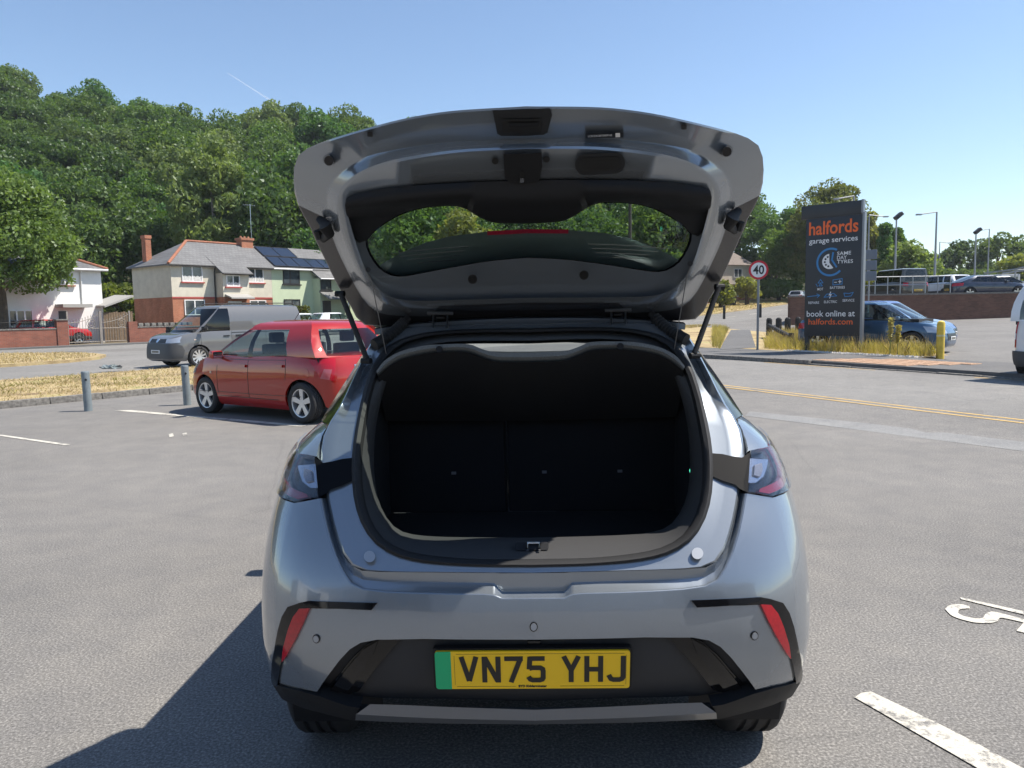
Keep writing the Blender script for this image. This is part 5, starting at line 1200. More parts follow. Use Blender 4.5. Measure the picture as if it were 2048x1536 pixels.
# carport and timber gate between the houses
WOOD = M('weathered timber', (.17, .12, .075), .9, var=.3, vscale=4, bmp=.4, bscale=30)
IRON = M('black iron', (.03, .028, .027), .6, .4); IRONW = M('rusty pale iron', (.28, .25, .22), .7, .2, var=.3, vscale=20)
cpx0, cpx1 = fac(207, 640, NH-1)[0], fac(266, 640, NH-1)[0]
cp_ = thing('timber_gate', 'tall weathered timber gate under the lean-to roof between the white and cream houses', 'gate', (*EN(cpx0, NH-1), .06), EA)
gw = cpx1-cpx0
for i in range(12):
    a = gw*i/12; obj('board', box(a+.01, a+gw/12-.01, -.02+.006*(i % 2), .02+.006*(i % 2), .05, 2.0+.03*(i % 3)), WOOD, cp_, 0)
obj('lean_to_roof', slabroof([(0, -.3, 2.45), (gw, -.3, 3.15), (gw, 2.5, 3.25), (0, 2.5, 2.55)], .12), SOFFIT, cp_, 0)
# garden walls
def brickwall(name, label, pxa, pxb, h, mat=BRICK2, cope=KERB, n=NWALL+.2, th=.22):
    a, b = fac(pxa, 680, n)[0], fac(pxb, 680, n)[0]
    t = thing(name, label, 'wall', (*EN(a, n), .09), EA)
    obj('brickwork', box(0, b-a, 0, th, 0, h), mat, t, 0); obj('coping', box(-.03, b-a+.03, -.03, th+.03, h, h+.08), cope, t, 0); return t, b-a
t1, l1 = brickwall('garden_wall', 'low red brick garden wall with taller end pier before the white house', -60, 115, .98)
obj('pier', box(l1, l1+.62, -.06, .30, 0, 1.5), BRICK2, t1, 0); obj('pier_cap', box(l1-.05, l1+.67, -.11, .35, 1.5, 1.58), KERB, t1, 0)
sp0 = []
for i in range(16): sp0.append(i)
rl = obj('railing', join(tube([(l1*.35, .1, 1.42), (l1, .1, 1.42)], .015, 4)), IRON, t1)
for i in range(22): obj('baluster', tube([(l1*.35+l1*.65*i/22, .1, 1.06), (l1*.35+l1*.65*i/22, .1, 1.50)], .012, 4), IRON, rl)
t2_, l2 = brickwall('garden_wall', 'red brick garden wall with pale cope stones before the cream house', 276, 352, .95)
obj('pier', box(-.55, 0, -.06, .30, 0, 1.35), BRICK2, t2_, 0)
for i in range(9): obj('cope_stone', box(.1+i*.42, .1+i*.42+.30, -.02, .24, 1.04, 1.24, .03), KERB, t2_, 0)
t3_, l3 = brickwall('garden_wall', 'long low brick wall behind the grey van', 356, 560, .9)
def irongate(label, pxa, pxb, n, h, mat):
    a, b = fac(pxa, 690, n)[0], fac(pxb, 690, n)[0]; w2 = b-a
    t = thing('iron_gate', label, 'gate', (*EN(a, n), .10), EA)
    k = max(6, int(w2/.16))
    for z in (.15, h*.55): obj('rail', tube([(0, 0, z), (w2, 0, z)], .022, 4), mat, t)
    tops = [h*(.82+.30*(i/k)**2) for i in range(k+1)]
    obj('top_rail', tube([(w2*i/k, 0, tops[i]-.12) for i in range(k+1)], .018, 4), mat, t)
    for i in range(k+1):
        x = w2*i/k; b_ = obj('bar', tube([(x, 0, .05), (x, 0, tops[i])], .013, 4), mat, t); obj('spike', lathe([(.03, 0), (.001, .11)], 5), mat, b_).location = (x, 0, tops[i])
    obj('scroll', tube([(w2*.72+.26*math.cos(q), -.01, h*.72+.26*math.sin(q)) for q in np.linspace(0, 2*math.pi, 19)], .02, 4), mat, t); obj('scroll', tube([(w2*.72+.14*math.cos(q), -.01, h*.72+.14*math.sin(q)) for q in np.linspace(0, 2*math.pi, 15)], .016, 4), mat, t)
    for x in (0, w2): obj('post', box(x-.04, x+.04, -.04, .04, 0, h*1.15), mat, t, 0)
    return t
irongate('rusty pale iron gate leaf with a scroll beside the garden wall pier', 138, 203, NWALL+.3, 1.75, IRONW)
irongate('second iron gate leaf with a scroll before the timber gate', 205, 262, NWALL+.3, 1.75, IRONW)
# far houses on the right
def farhouse(label, px, D, wid, hgt, rz, zb=None, upper=CREAM):
    q = gd(px, D); t = thing('far_house', label, 'house', (q.x, q.y, q.z if zb is None else zb), rz)
    obj('brick_wall', box(0, wid, 0, 7, -.5, hgt*.5), BRICK, t, 0); obj('rendered_wall', box(-.02, wid+.02, -.02, 7.02, hgt*.5, hgt), upper, t, 0)
    r = obj('roof', join(slabroof([(-.3, -.3, hgt), (wid+.3, -.3, hgt), (wid-1.5, 3.5, hgt+2.4), (1.5, 3.5, hgt+2.4)]), slabroof([(wid+.3, -.3, hgt), (wid+.3, 7.3, hgt), (wid-1.5, 3.5, hgt+2.4)]), slabroof([(-.3, 7.3, hgt), (-.3, -.3, hgt), (1.5, 3.5, hgt+2.4)]), slabroof([(wid+.3, 7.3, hgt), (-.3, 7.3, hgt), (1.5, 3.5, hgt+2.4), (wid-1.5, 3.5, hgt+2.4)])), M('brown roof tile', (.17, .14, .12), .85, var=.2, vscale=3), t, 0)
    obj('chimney', box(wid*.5-.4, wid*.5+.4, 3.0, 4.0, hgt+1.6, hgt+3.4), BRICK, r, 0)
    for x in (wid*.22, wid*.72):
        for z in (hgt*.12, hgt*.62): window(t, x-.7, x+.7, z+.3, z+hgt*.28, -.04, UPVC, (.5,), None, net=False)
    obj('front_door', box(wid*.45, wid*.55, -.06, 0, 0, 2.1), DARKF, t, 0)
    obj('brick_porch', box(wid*.40, wid*.60, -1.2, -.02, 0, 2.6), BRICK, t, 0); return t
farhouse('cream and brick house beyond the speed limit sign', 1395, 104, 9.5, 5.4, R(22))
farhouse('house with a red chimney seen small through the tailgate glass', 1318, 118, 8, 5.4, R(30), zb=3)
# ------------------------------------------------------------ garage sign, road sign, posts
SIGN = M('charcoal sign panel', (.018, .021, .027), .45, var=.15, vscale=2); SEDGE = M('sign edge aluminium', (.20, .21, .23), .4, .6); ORANGE = M('orange print', (.80, .13, .02), .5); SBLUE = M('blue print', (.03, .20, .45), .5)
sg_l = gd(1611, 23.6); sg_r = gd(1722, 22.4); sw = math.hypot(sg_r.x-sg_l.x, sg_r.y-sg_l.y); sgr = math.atan2(sg_r.y-sg_l.y, sg_r.x-sg_l.x); scn = (sg_l+sg_r)/2
sign = thing('garage_sign', 'tall charcoal garage sign with orange and white lettering beside the long grass', 'sign', (scn.x, scn.y, scn.z), sgr)
def sz(row):
    d = raydir(1666, row); t = scn.y/d.y; return CH+d.z*t-scn.z
def sxp(px): return (px-1666.5)/111*sw
panel = obj('sign_panel', box(-sw/2, sw/2, -.07, .07, sz(672), sz(434), .008), SIGN, sign)
obj('header_box', box(-sw/2-.18, sw/2-.06, -.02, .10, sz(433), sz(406), .008), SIGN, sign)
obj('edge_strip', box(sw/2, sw/2+.06, -.08, .09, 0.0, sz(430)), SEDGE, sign, 0); obj('edge_strip', box(sw/2-.06, sw/2, -.03, .11, sz(431), sz(405)), SEDGE, sign, 0)
obj('leg', box(-sw/2+.02, -sw/2+.14, -.06, .06, 0, sz(672)), SIGN, sign, 0); obj('leg', box(sw/2-.14, sw/2-.02, -.06, .06, 0, sz(672)), SIGN, sign, 0)
SM = Matrix.Translation((0, -.071, 0)) @ Matrix.Rotation(R(90), 4, 'X')
def stext(s, pc, row, wpx, mat, bold=.008, hpx=None, align='C'):
    vf = text_vf(s, 1.0, bold, 'CENTER', .0); a, b = width_of(vf); k = wpx/111*sw/(b-a); zz = [v[1] for v in vf[0]]; ky = k if hpx is None else hpx*.0152/(max(zz)-min(zz))
    V = [Vector(((v[0]-(a+b)/2)*k+sxp(pc), (v[1]-min(zz))*ky+sz(row), .006)) for v in vf[0]]
    obj('lettering', xf((V, vf[1]), SM), mat, panel, 0)
stext('halfords', 1666, 468, 97, ORANGE, .018, 27); stext('garage services', 1666, 488, 96, MT['white'], .008, 13)
for i, s in enumerate(('SAME', 'DAY', 'TYRES')): stext(s, 1675+(13.5, 9.5, 15.5)[i], 511.5+8.3*i, (27, 19, 31)[i], MT['white'], .006, 7)
for s, c, r, w0 in (('MOT', 1643, 580, 12), ('BATTERIES', 1677, 578, 29), ('REPAIRS', 1630, 607, 22), ('ELECTRIC', 1664, 606, 26), ('SERVICE', 1699, 604, 23)): stext(s, c, r, w0, MT['white'], .004, 5)
stext('book online at', 1664, 633, 96, MT['white'], .008, 12); stext('halfords.com', 1664, 649, 88, ORANGE, .008, 12)
def ring2(cx, cz, r0, r1, a0, a1, n=36):
    V = []; Fc = []
    for k in range(n+1):
        a = R(a0+(a1-a0)*k/n); V += [Vector((cx+r0*math.cos(a), cz+r0*math.sin(a), .005)), Vector((cx+r1*math.cos(a), cz+r1*math.sin(a), .005))]
        if k: Fc.append((2*k-2, 2*k-1, 2*k+1, 2*k))
    return V, Fc
icx, icz = sxp(1662), sz(524); U = sw/111
obj('sign_emblem', xf(ring2(icx, icz, .37, .43, 62, 318), SM), SBLUE, panel, 0)
obj('sign_emblem', xf(mv(pan([(icx-.02+.23*math.cos(R(a)), icz+.02+.23*math.sin(R(a))) for a in range(95, 310, 12)]+[(icx-.03, icz-.02)], lambda u, v, o: Vector((u, v, o)), .006, None, 9, 9, False), 0, 0, 0), SM), MT['white'], panel, 0)
for a in (115, 150, 185, 220, 255): obj('emblem_hole', xf(flat(circ(icx-.02+.15*math.cos(R(a)), icz+.02+.15*math.sin(R(a)), .032, 10), .006, .0075), SM), SIGN, panel, 0)
def sline(pts, w0, mat):
    out = []
    for a, b in zip(pts, pts[1:]):
        a, b = Vector((sxp(a[0]), sz(a[1]))), Vector((sxp(b[0]), sz(b[1]))); d = (b-a).normalized(); n = Vector((-d.y, d.x))*w0/2; e = d*w0*.4
        out.append(([Vector((*p, .006)) for p in (a+n-e, a-n-e, b-n+e, b+n+e)], [(0, 1, 2, 3)]))
    obj('sign_icon', xf(join(*out), SM), mat, panel, 0)
sline([(1667, 506), (1665, 520), (1674, 534)], .05, SBLUE)
for T_ in ([(1638, 565), (1643, 558), (1648, 565), (1638, 565)], [(1640, 571), (1643, 566), (1647, 571), (1640, 571)], [(1637, 572), (1634, 567)], [(1668, 570), (1668, 560), (1686, 558), (1686, 569), (1668, 570)], [(1617, 592), (1640, 590)], [(1636, 587), (1642, 590), (1637, 594)], [(1651, 594), (1656, 588), (1670, 587), (1676, 592), (1651, 594)], [(1690, 587), (1692, 594), (1704, 593), (1708, 586), (1700, 588), (1690, 587)]): sline(T_, .022, SBLUE)
sline([(1664, 584), (1661, 590), (1665, 589), (1662, 596)], .025, MT['white']); sline([(1671, 565), (1675, 565)], .02, MT['white']); sline([(1679, 564), (1684, 564)], .02, MT['white']); sline([(1681.5, 561), (1681.5, 567)], .02, MT['white'])
# speed limit sign
q = gp(1515, 700, .11); dd = q.y
ssn = thing('speed_limit_sign', 'round 40 speed limit sign with red border on a grey post', 'sign', (q.x, q.y, q.z), R(-16))
def hz(row, px, y):
    d = raydir(px, row); return CH+d.z*y/d.y-q.z
zc = hz(540, 1517, dd); rs = 14.6*dd/1500*1.28
obj('post', tube([(0, .04, 0), (0, .04, zc+rs*.8)], .04, 10), M('grey steel post', (.22, .23, .24), .5, .5), ssn)
Rx = Matrix.Translation((0, 0, zc)) @ Matrix.Rotation(R(90), 4, 'X')
fc_ = obj('sign_face', xf(flat(circ(0, 0, rs, 36), -.015, .01), Rx), MT['white'], ssn, 30)
obj('red_border', xf([ring2(0, 0, rs*.78, rs, 0, 360)][0], Rx @ Matrix.Translation((0, 0, .008))), M('sign red', (.55, .015, .03), .4), fc_, 0)
tv = text_vf('40', 1, .02, 'CENTER', 0); a, b = width_of(tv); k = rs*1.12/(b-a)
obj('lettering', xf(([Vector((v[0]*k-(a+b)/2*k, v[1]*k*1.15-rs*.42, .014)) for v in tv[0]], tv[1]), Rx), MT['ink'], fc_, 0)
# grey car park posts
POST = M('grey painted post', (.20, .235, .25), .5, .2, var=.15, vscale=8)
for (pt, pb, lb) in (((173, 745), (177, 822), 'grey steel post at the left, between the two white bay lines'), ((372, 733), (375, 810), 'grey steel post just left of the parked red hatchback')):
    q = gp(*pb); h = (at_y(pt[0], pt[1], q.y).z)-q.z; t = thing('parking_post', lb, 'post', (q.x, q.y, q.z), 0, 'grey posts along the car park edge')
    obj('post_tube', tube([(0, 0, 0), (-.012, 0, h)], .065, 16), POST, t); obj('post_cap', lathe([(.065, 0), (.06, .02), (.001, .022)], 16), POST, t).location = (-.012, 0, h)
    obj('socket', lathe([(.02, 0), (.02, .01), (.001, .01)], 8, 'y'), MT['rubber'], t).location = (.025, -.068, h-.12)
q = gp(1880, 712, .11); yp = thing('yellow_bollard', 'round-topped yellow bollard at the end of the long grass', 'bollard', (q.x, q.y, q.z)); h = at_y(1876, 641, q.y).z-q.z
obj('shaft', lathe([(.10, -.1), (.10, h-.10), (.085, h-.04), (.05, h-.01), (.001, h)], 16), M('faded yellow paint', (.62, .45, .06), .6, var=.2, vscale=6), yp); obj('band', lathe([(.104, h*.55), (.104, h*.6)], 16), M('pale band', (.6, .55, .3), .5), yp)
BLK = M('black recycled plastic', (.02, .019, .018), .7)
for px, r0, r1, lb in ((1449, 620, 646, 'black verge marker post nearest the open tailgate'), (1521, 617, 640, 'black verge marker post right behind the speed limit sign')):
    D = 62; q = gd(px, D); h = 26*D/1500; t = thing('verge_post', lb, 'post', (q.x, q.y, q.z)); obj('post_shaft', box(-.09, .09, -.09, .09, 0, h, .02), BLK, t); obj('post_top', box(-.07, .07, -.07, .07, h, h+.05, .02), BLK, t)
for i, (px, r) in enumerate(((1539, 660), (1558, 657), (1576, 655), (1597, 655))):
    q = gd(px, 32); t = thing('timber_post', ('first', 'second', 'third', 'fourth')[i]+' short dark timber post from the speed limit sign in the grass', 'post', (q.x, q.y, q.z+.1), 0, 'short timber posts by the sign'); obj('post_shaft', box(-.10, .10, -.10, .10, -.1, .78, .02), BLK, t); obj('post_top', lathe([(.11, 0), (.08, .05), (.001, .06)], 8), BLK, t).location = (0, 0, .78)
a, b = gd(1538, 32), gd(1584, 26.5); t = thing('knee_rail', 'fallen dark timber rail sloping through the long grass by the short posts', 'rail', (a.x, a.y, a.z)); obj('rail_bar', tube([(0, 0, .62), (b.x-a.x, b.y-a.y, .40+b.z-a.z)], .09, 8), BLK, t); obj('rail_end', tube([(b.x-a.x, b.y-a.y, -.1), (b.x-a.x, b.y-a.y, .46)], .09, 8), BLK, t)
# raised car park: deck, wall, railing
deck = obj('upper_car_park', flat([(gd(1578, 46).x+.02, 46.2), (110, 46.2), (110, 160), (66, 160), (gd(1640, 90).x, 90)], -.5, ZL), A_ROAD, None, 0); deck['kind'] = 'structure'
wx0 = gd(1578, 46).x
BR3 = bricks('brown wall brick', (.13, .06, .04), (.18, .085, .055), (.12, .10, .085))
rw = thing('retaining_wall', 'long brown brick retaining wall below the raised car park', 'wall', (wx0, 45.8, 0)); obj('brickwork', box(0, 70, 0, .38, .0, ZL+.22), BR3, rw, 0); obj('coping', box(-.04, 70, -.05, .43, ZL+.22, ZL+.32), KERB, rw, 0)
GALV = M('galvanised rail', (.35, .36, .37), .45, .7)
xa, xb = gd(1722, 46).x, gd(1896, 46).x
rl = thing('metal_railing', 'galvanised two-bar railing on the retaining wall', 'railing', (xa, 45.9, ZL+.3))
n_ = 7
for z in (.55, 1.05): obj('rail', tube([(0, 0, z), (xb-xa, 0, z)], .03, 6), GALV, rl)
for i in range(n_+1): obj('upright', tube([((xb-xa)*i/n_, 0, 0), ((xb-xa)*i/n_, 0, 1.08)], .028, 6), GALV, rl)
# lamp columns
LP = M('grey lamp column', (.30, .31, .32), .5, .5)
def lamp(label, px, top, D, arm, head='flat', base=ZL):
    q = gd(px, D); h = at_y(px, top, D).z-base; t = thing('lamp_post', label, 'lamp post', (q.x, q.y, base))
    obj('column', tube([(0, 0, 0), (0, 0, h*.25), (0, 0, h)], [.13, .10, .06], 8), LP, t)
    if arm:
        ar = obj('arm', tube([(0, 0, h), (arm, 0, h-.15)], .05, 6), LP, t); obj('lamp_head', box(min(arm, arm*1.35), max(arm, arm*1.35), -.12, .12, h-.24, h-.12, .03), LP, ar)
    else: obj('lamp_head', xf(box(-.35, .35, -.25, .25, -.15, .15, .05), Matrix.Translation((.15, 0, h)) @ Matrix.Rotation(R(-40), 4, 'Y')), DPIPE, t)
lamp('lamp post with a tilted floodlight behind the bronze off-roader', 1787, 432, 62, 0); lamp('tall lamp post with its arm to the left, right of the off-roader', 1866, 424, 60, -1.2)
lamp('lamp post with floodlight in front of the far round tree', 1945, 462, 75, 0); lamp('thin lamp post before the big far tree at right', 1971, 458, 95, -1.0); lamp('small far lamp post left of the round trees', 1874, 484, 110, 1.2)
lamp('lamp post hidden behind the garage sign with its arm above it', 1702, 392, 50, -1.0, base=.6); lamp('lamp with a short arm just right of the garage sign', 1733, 430, 70, 1.3, base=ZL)
q = gd(1262, 62); tp = thing('telegraph_pole', 'dark telegraph pole seen through the tailgate glass', 'pole', (q.x, q.y, q.z)); hh = at_y(1262, 330, 62).z-q.z
obj('pole_shaft', tube([(0, 0, 0), (0, 0, hh)], [.17, .12], 10), M('tarred pole', (.055, .045, .038), .9), tp); obj('cross_arm', box(-.8, .8, -.05, .05, hh-.5, hh-.38), WOOD, tp)
# car transporter
q = gd(2000, 84); lo = thing('car_transporter', 'car transporter lorry with raised loading ramps at the right edge', 'lorry', (q.x, q.y, ZL), R(100))
TRK = M('lorry cab paint', (.35, .36, .36), .4); 
obj('cab', join(box(-1.2, 1.2, -1.2, 1.2, .9, 2.9, .12)), TRK, lo); obj('rear_window', box(-1.22, -1.19, -.9, .9, 1.9, 2.6), PANE, lo, 0); obj('chassis', box(-9, 1.2, -1.1, 1.1, .6, .9, .05), IRON, lo)
for x in (-8, -5, 0): 
    for s_ in (-1, 1): put_wheel(lo, x, s_*1.0, .5, .5, .3, s_, 10, 'y')
for y in (-1.2, 1.2):
    obj('ramp', tube([(1.2, y, 3.1), (-3, y, 3.3), (-7, y, 3.9)], .09, 6), TRK, lo); obj('upright', tube([(-3, y, .8), (-3, y, 3.3)], .08, 6), TRK, lo); obj('upright', tube([(-6.5, y, .8), (-6.5, y, 5.0)], .08, 6), TRK, lo); obj('ladder_frame', tube([(-6.5, y, 5.0), (-8.5, y, 4.6), (-8.5, y, 3.6)], .06, 6), TRK, lo)
for x in (-2, -4, -6): obj('ramp_rung', tube([(x, -1.2, 3.3), (x, 1.2, 3.3)], .06, 6), TRK, lo)
# notice boards right of the garage sign
q = gd(1736, 30); nb = thing('notice_boards', 'stack of grey boards on a pole right of the garage sign', 'sign', (q.x, q.y, q.z), R(-40)); obj('pole', tube([(0, 0, 0), (0, 0, 3.6)], .03, 6), LP, nb)
for i in range(3): obj('board', box(-.28, .28, -.05, -.02, 2.35+i*.42, 2.72+i*.42, .01), M('blank grey board', (.16, .18, .21), .6), nb)
# wheelie bins
BIN = M('bin plastic', (.02, .019, .02), .5)
for px, lb in ((1457, 'dark wheelie bin, left of the pair by the far house'), (1466, 'dark wheelie bin, right of the pair by the far house')):
    q = gd(px, 92); t = thing('wheelie_bin', lb, 'bin', (q.x, q.y, q.z), R(10)); V = [(-.24, -.28, .06), (.24, -.28, .06), (.24, .28, .06), (-.24, .28, .06), (-.29, -.36, .98), (.29, -.36, .98), (.29, .36, .98), (-.29, .36, .98)]
    obj('bin_body', ([Vector(v) for v in V], [(3, 2, 1, 0), (4, 5, 6, 7), (0, 1, 5, 4), (1, 2, 6, 5), (2, 3, 7, 6), (3, 0, 4, 7)]), BIN, t, 0); obj('bin_lid', box(-.31, .31, -.40, .40, .985, 1.06, .03), BIN, t); obj('bin_wheel', tube([(-.28, .3, .1), (.28, .3, .1)], .1, 10), MT['rubber'], t)
# litter on the verge
q = gp(222, 744, .0); lt = thing('plastic_bag', 'crumpled clear plastic bag lying by the roadside verge', 'litter', (q.x, q.y, q.z+.1))
bm = bmesh.new(); bmesh.ops.create_icosphere(bm, subdivisions=3, radius=1)
for v in bm.verts: v.co = Vector((v.co.x*.26, v.co.y*.16, abs(v.co.z)*.10))*(1+.5*math.sin(v.co.x*9+v.co.y*5)*math.cos(v.co.y*8-v.co.z*7))
obj('bag_film', frombm(bm), M('crumpled film', (.20, .23, .23), .25, 0, .3), lt, 20)
obj('bag_knot', tube([(.18, 0, .04), (.27, .02, .08), (.33, .03, .04)], [.04, .035, .02], 6), M('dark film', (.06, .06, .06), .4), lt)
# garage building behind the photographer, mirrored in the paint
gb_ = thing('garage_building', 'grey garage building behind the photographer, mirrored faintly in the grey bumper', 'building', (0, -13, 0))
CLAD = M('pale cladding sheet', (.62, .63, .62), .6, var=.1, vscale=1)
obj('wall', box(-16, 16, -8, 0, 0, 4.6), CLAD, gb_, 0); obj('fascia', box(-16.2, 16.2, -.2, .5, 4.6, 5.4), CLAD, gb_, 0)
for x in (-13, -8.2, -3.4, 1.4, 6.2, 11): obj('shutter', box(x, x+3.6, 0, .06, 0, 3.4), (WHITEW if int(x) % 2 else SIGN), gb_, 0)
obj('side_wing', box(-19, -13, 0, 9, 0, 3.6), CLAD, gb_, 0); obj('wing_door', box(-13, -12.94, 2, 6, 0, 3.0), SIGN, gb_, 0)
# vapour trail
a, b = raydir(455, 145), raydir(563, 214); ct = tube([Vector((a.x, a.y, a.z))*3000, Vector((a.x*.5+b.x*.5, a.y*.5+b.y*.5, a.z*.5+b.z*.5))*3000, Vector((b.x, b.y, b.z))*3000], [1.0, 2.2, 3.2], 8)
cm = bpy.data.materials.new('vapour'); cm.use_nodes = True; nt = cm.node_tree; nt.nodes.clear(); tr_ = nt.nodes.new('ShaderNodeBsdfTransparent'); df = nt.nodes.new('ShaderNodeBsdfTranslucent'); df.inputs[0].default_value = (1, 1, 1, 1); mx = nt.nodes.new('ShaderNodeMixShader'); mx.inputs[0].default_value = .16; o9 = nt.nodes.new('ShaderNodeOutputMaterial'); nt.links.new(tr_.outputs[0], mx.inputs[1]); nt.links.new(df.outputs[0], mx.inputs[2]); nt.links.new(mx.outputs[0], o9.inputs[0])
ctr_ = obj('vapour_trail', ct, cm); ctr_['kind'] = 'structure'
# ------------------------------------------------------------ foliage
rng = np.random.default_rng(11)
def leafmat(name, c0, c1, tint=.38, trans=.48):
    m = bpy.data.materials.new(name); m.use_nodes = True; nt = m.node_tree; nt.nodes.clear()
    tc = nt.nodes.new('ShaderNodeTexCoord'); tc.name = 'TC'
    n = noise(nt, .9, 3, .6, vec=tc.outputs['Object']); n2 = noise(nt, 7.0, 2, .5, vec=tc.outputs['Object'])
    c = ramp(nt, n.outputs[0], [(.32, c0), (.68, c1)])
    c = mixc(nt, .6, c, ramp(nt, n2.outputs[0], [(.3, (.65, .65, .65)), (.7, (1.35, 1.35, 1.3))]), 'MULTIPLY')
    oi = nt.nodes.new('ShaderNodeObjectInfo'); c = mixc(nt, .85, c, ramp(nt, oi.outputs['Random'], [(0, (1-tint, 1-tint*.9, 1-tint)), (.35, (1.0, .95, .9)), (.7, (1.12+tint*.3, 1.08+tint*.2, .85)), (1, (1-tint*.7, 1, 1-tint*.3))]), 'MULTIPLY')
    d = nt.nodes.new('ShaderNodeBsdfDiffuse'); t = nt.nodes.new('ShaderNodeBsdfTranslucent'); nt.links.new(c, d.inputs[0])
    ct_ = mixc(nt, 1, c, (1.15, 1.2, .55), 'MULTIPLY'); nt.links.new(ct_, t.inputs[0])
    mx = nt.nodes.new('ShaderNodeMixShader'); mx.inputs[0].default_value = trans; nt.links.new(d.outputs[0], mx.inputs[1]); nt.links.new(t.outputs[0], mx.inputs[2])
    gl = nt.nodes.new('ShaderNodeBsdfGlossy'); gl.inputs['Roughness'].default_value = .45; gl.inputs[0].default_value = (.9, .95, 1, 1)
    m2 = nt.nodes.new('ShaderNodeMixShader'); m2.inputs[0].default_value = .02; nt.links.new(mx.outputs[0], m2.inputs[1]); nt.links.new(gl.outputs[0], m2.inputs[2])
    o = nt.nodes.new('ShaderNodeOutputMaterial'); nt.links.new(m2.outputs[0], o.inputs[0]); return m
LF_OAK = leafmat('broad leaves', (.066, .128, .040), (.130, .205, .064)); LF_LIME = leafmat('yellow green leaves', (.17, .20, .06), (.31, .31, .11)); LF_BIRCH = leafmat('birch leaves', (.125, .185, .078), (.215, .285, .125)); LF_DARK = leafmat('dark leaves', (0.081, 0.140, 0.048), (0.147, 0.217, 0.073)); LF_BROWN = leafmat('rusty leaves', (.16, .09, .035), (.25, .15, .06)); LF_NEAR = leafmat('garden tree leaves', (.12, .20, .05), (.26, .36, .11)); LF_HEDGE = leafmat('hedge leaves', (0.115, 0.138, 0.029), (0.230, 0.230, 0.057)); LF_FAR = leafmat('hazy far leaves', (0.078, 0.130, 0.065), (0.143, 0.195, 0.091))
BARK = M('bark', (.09, .07, .05), .95, var=.3, vscale=6, bmp=.8, bscale=20); BBARK = M('birch bark', (.4, .38, .34), .9, var=.5, vscale=9)
def leaves(name, cen, size, mat, elong=1.6, droop=0.0):
    n = len(cen); a = rng.normal(size=(n, 3)); a /= np.linalg.norm(a, axis=1)[:, None]; b = rng.normal(size=(n, 3))
    if droop: a = a*(1-droop)+np.array([0, 0, -1])*droop; a /= np.linalg.norm(a, axis=1)[:, None]
    b -= (a*b).sum(1)[:, None]*a; b /= np.linalg.norm(b, axis=1)[:, None]
    s = (size*rng.uniform(.6, 1.35, n))[:, None]
    u, v = a*s*elong*.5, b*s*.5
    V = np.stack([cen-u, cen+v*.9-u*.1, cen+u, cen-v*.9-u*.1], 1).reshape(-1, 3)
    me = bpy.data.meshes.new(name); me.vertices.add(4*n); me.vertices.foreach_set('co', V.astype(np.float32).ravel())
    me.loops.add(4*n); me.loops.foreach_set('vertex_index', np.arange(4*n, dtype=np.int32)); me.polygons.add(n); me.polygons.foreach_set('loop_start', np.arange(0, 4*n, 4, dtype=np.int32)); me.polygons.foreach_set('loop_total', np.full(n, 4, dtype=np.int32))
    me.update(calc_edges=True); me.validate(); me.materials.append(mat); return me
def crownpts(n, rx, rz, zc, clumps, cr_, seed, shape='round', inner=.45, flip=-.72):
    r = np.random.default_rng(seed); P = []
    d = r.normal(size=(clumps, 3)); d /= np.linalg.norm(d, axis=1)[:, None]; d[:, 2] = np.where(d[:, 2] < flip, -d[:, 2]*.6, d[:, 2])
    rad = r.uniform(.45, 1.0, clumps)**.6
    c = d*rad[:, None]*np.array([rx-cr_*.6, rx-cr_*.6, rz-cr_*.6])
    if shape == 'cone':
        t = r.uniform(0, 1, clumps); ang = r.uniform(0, 6.283, clumps); rr = (1-t)*rx*r.uniform(.6, 1, clumps); c = np.stack([rr*np.cos(ang), rr*np.sin(ang), (t*2-1)*rz], 1)
    per = n//clumps; k = r.uniform(.65, 1.25, clumps)*cr_
    for i in range(clumps):
        q = r.normal(size=(per, 3)); q /= np.linalg.norm(q, axis=1)[:, None]; q *= (r.uniform(inner, 1, per)**.5)[:, None]*k[i]; q[:, 2] *= .72
        P.append(c[i]+q)
    P = np.concatenate(P); P[:, 2] += zc; return P, c+np.array([0, 0, zc])
def trunkvf(h, r0, cl, top, seed, nb=7):
    r = np.random.default_rng(seed); parts = [tube([(0, 0, -1.0), (.05*h*.2, 0, h*.3), (0, .04*h*.2, h*.62), (0, 0, h)], [r0*1.25, r0, r0*.75, r0*.3], 8)]
    idx = r.choice(len(cl), min(nb, len(cl)), replace=False)
    for i in idx:
        e = Vector(cl[i]); s = Vector((0, 0, h*r.uniform(.35, .7))); m_ = s.lerp(e, .5)+Vector((0, 0, -.06*h)); parts.append(tube([s, m_, e], [r0*.45, r0*.3, r0*.1], 5))
    return join(*parts)
def proto(seed, H_, rx, mat, n=3600, size=.42, clumps=34, cr_=1.5, shape='round', bark=None, cb=.22, r0=.28, elong=1.6, droop=0):
    zc = H_*(cb+(1-cb)/2); rz = H_*(1-cb)/2; P, cl = crownpts(n, rx, rz, zc, clumps, cr_, seed, shape)
    return leaves('crown', P, size, mat, elong, droop), mesh('trunk', trunkvf(H_*.8, r0, cl, zc, seed), bark or BARK, 40)
def plant(name, label, cat, pr_, x, y, z, s=1.0, sz_=1.0, rz=0, group=None):
    t = thing(name, label, cat, (x, y, z), rz, group); t.scale = (s, s, s*sz_)
    rawobj('trunk', pr_[1], t); rawobj('crown', pr_[0], t); return t
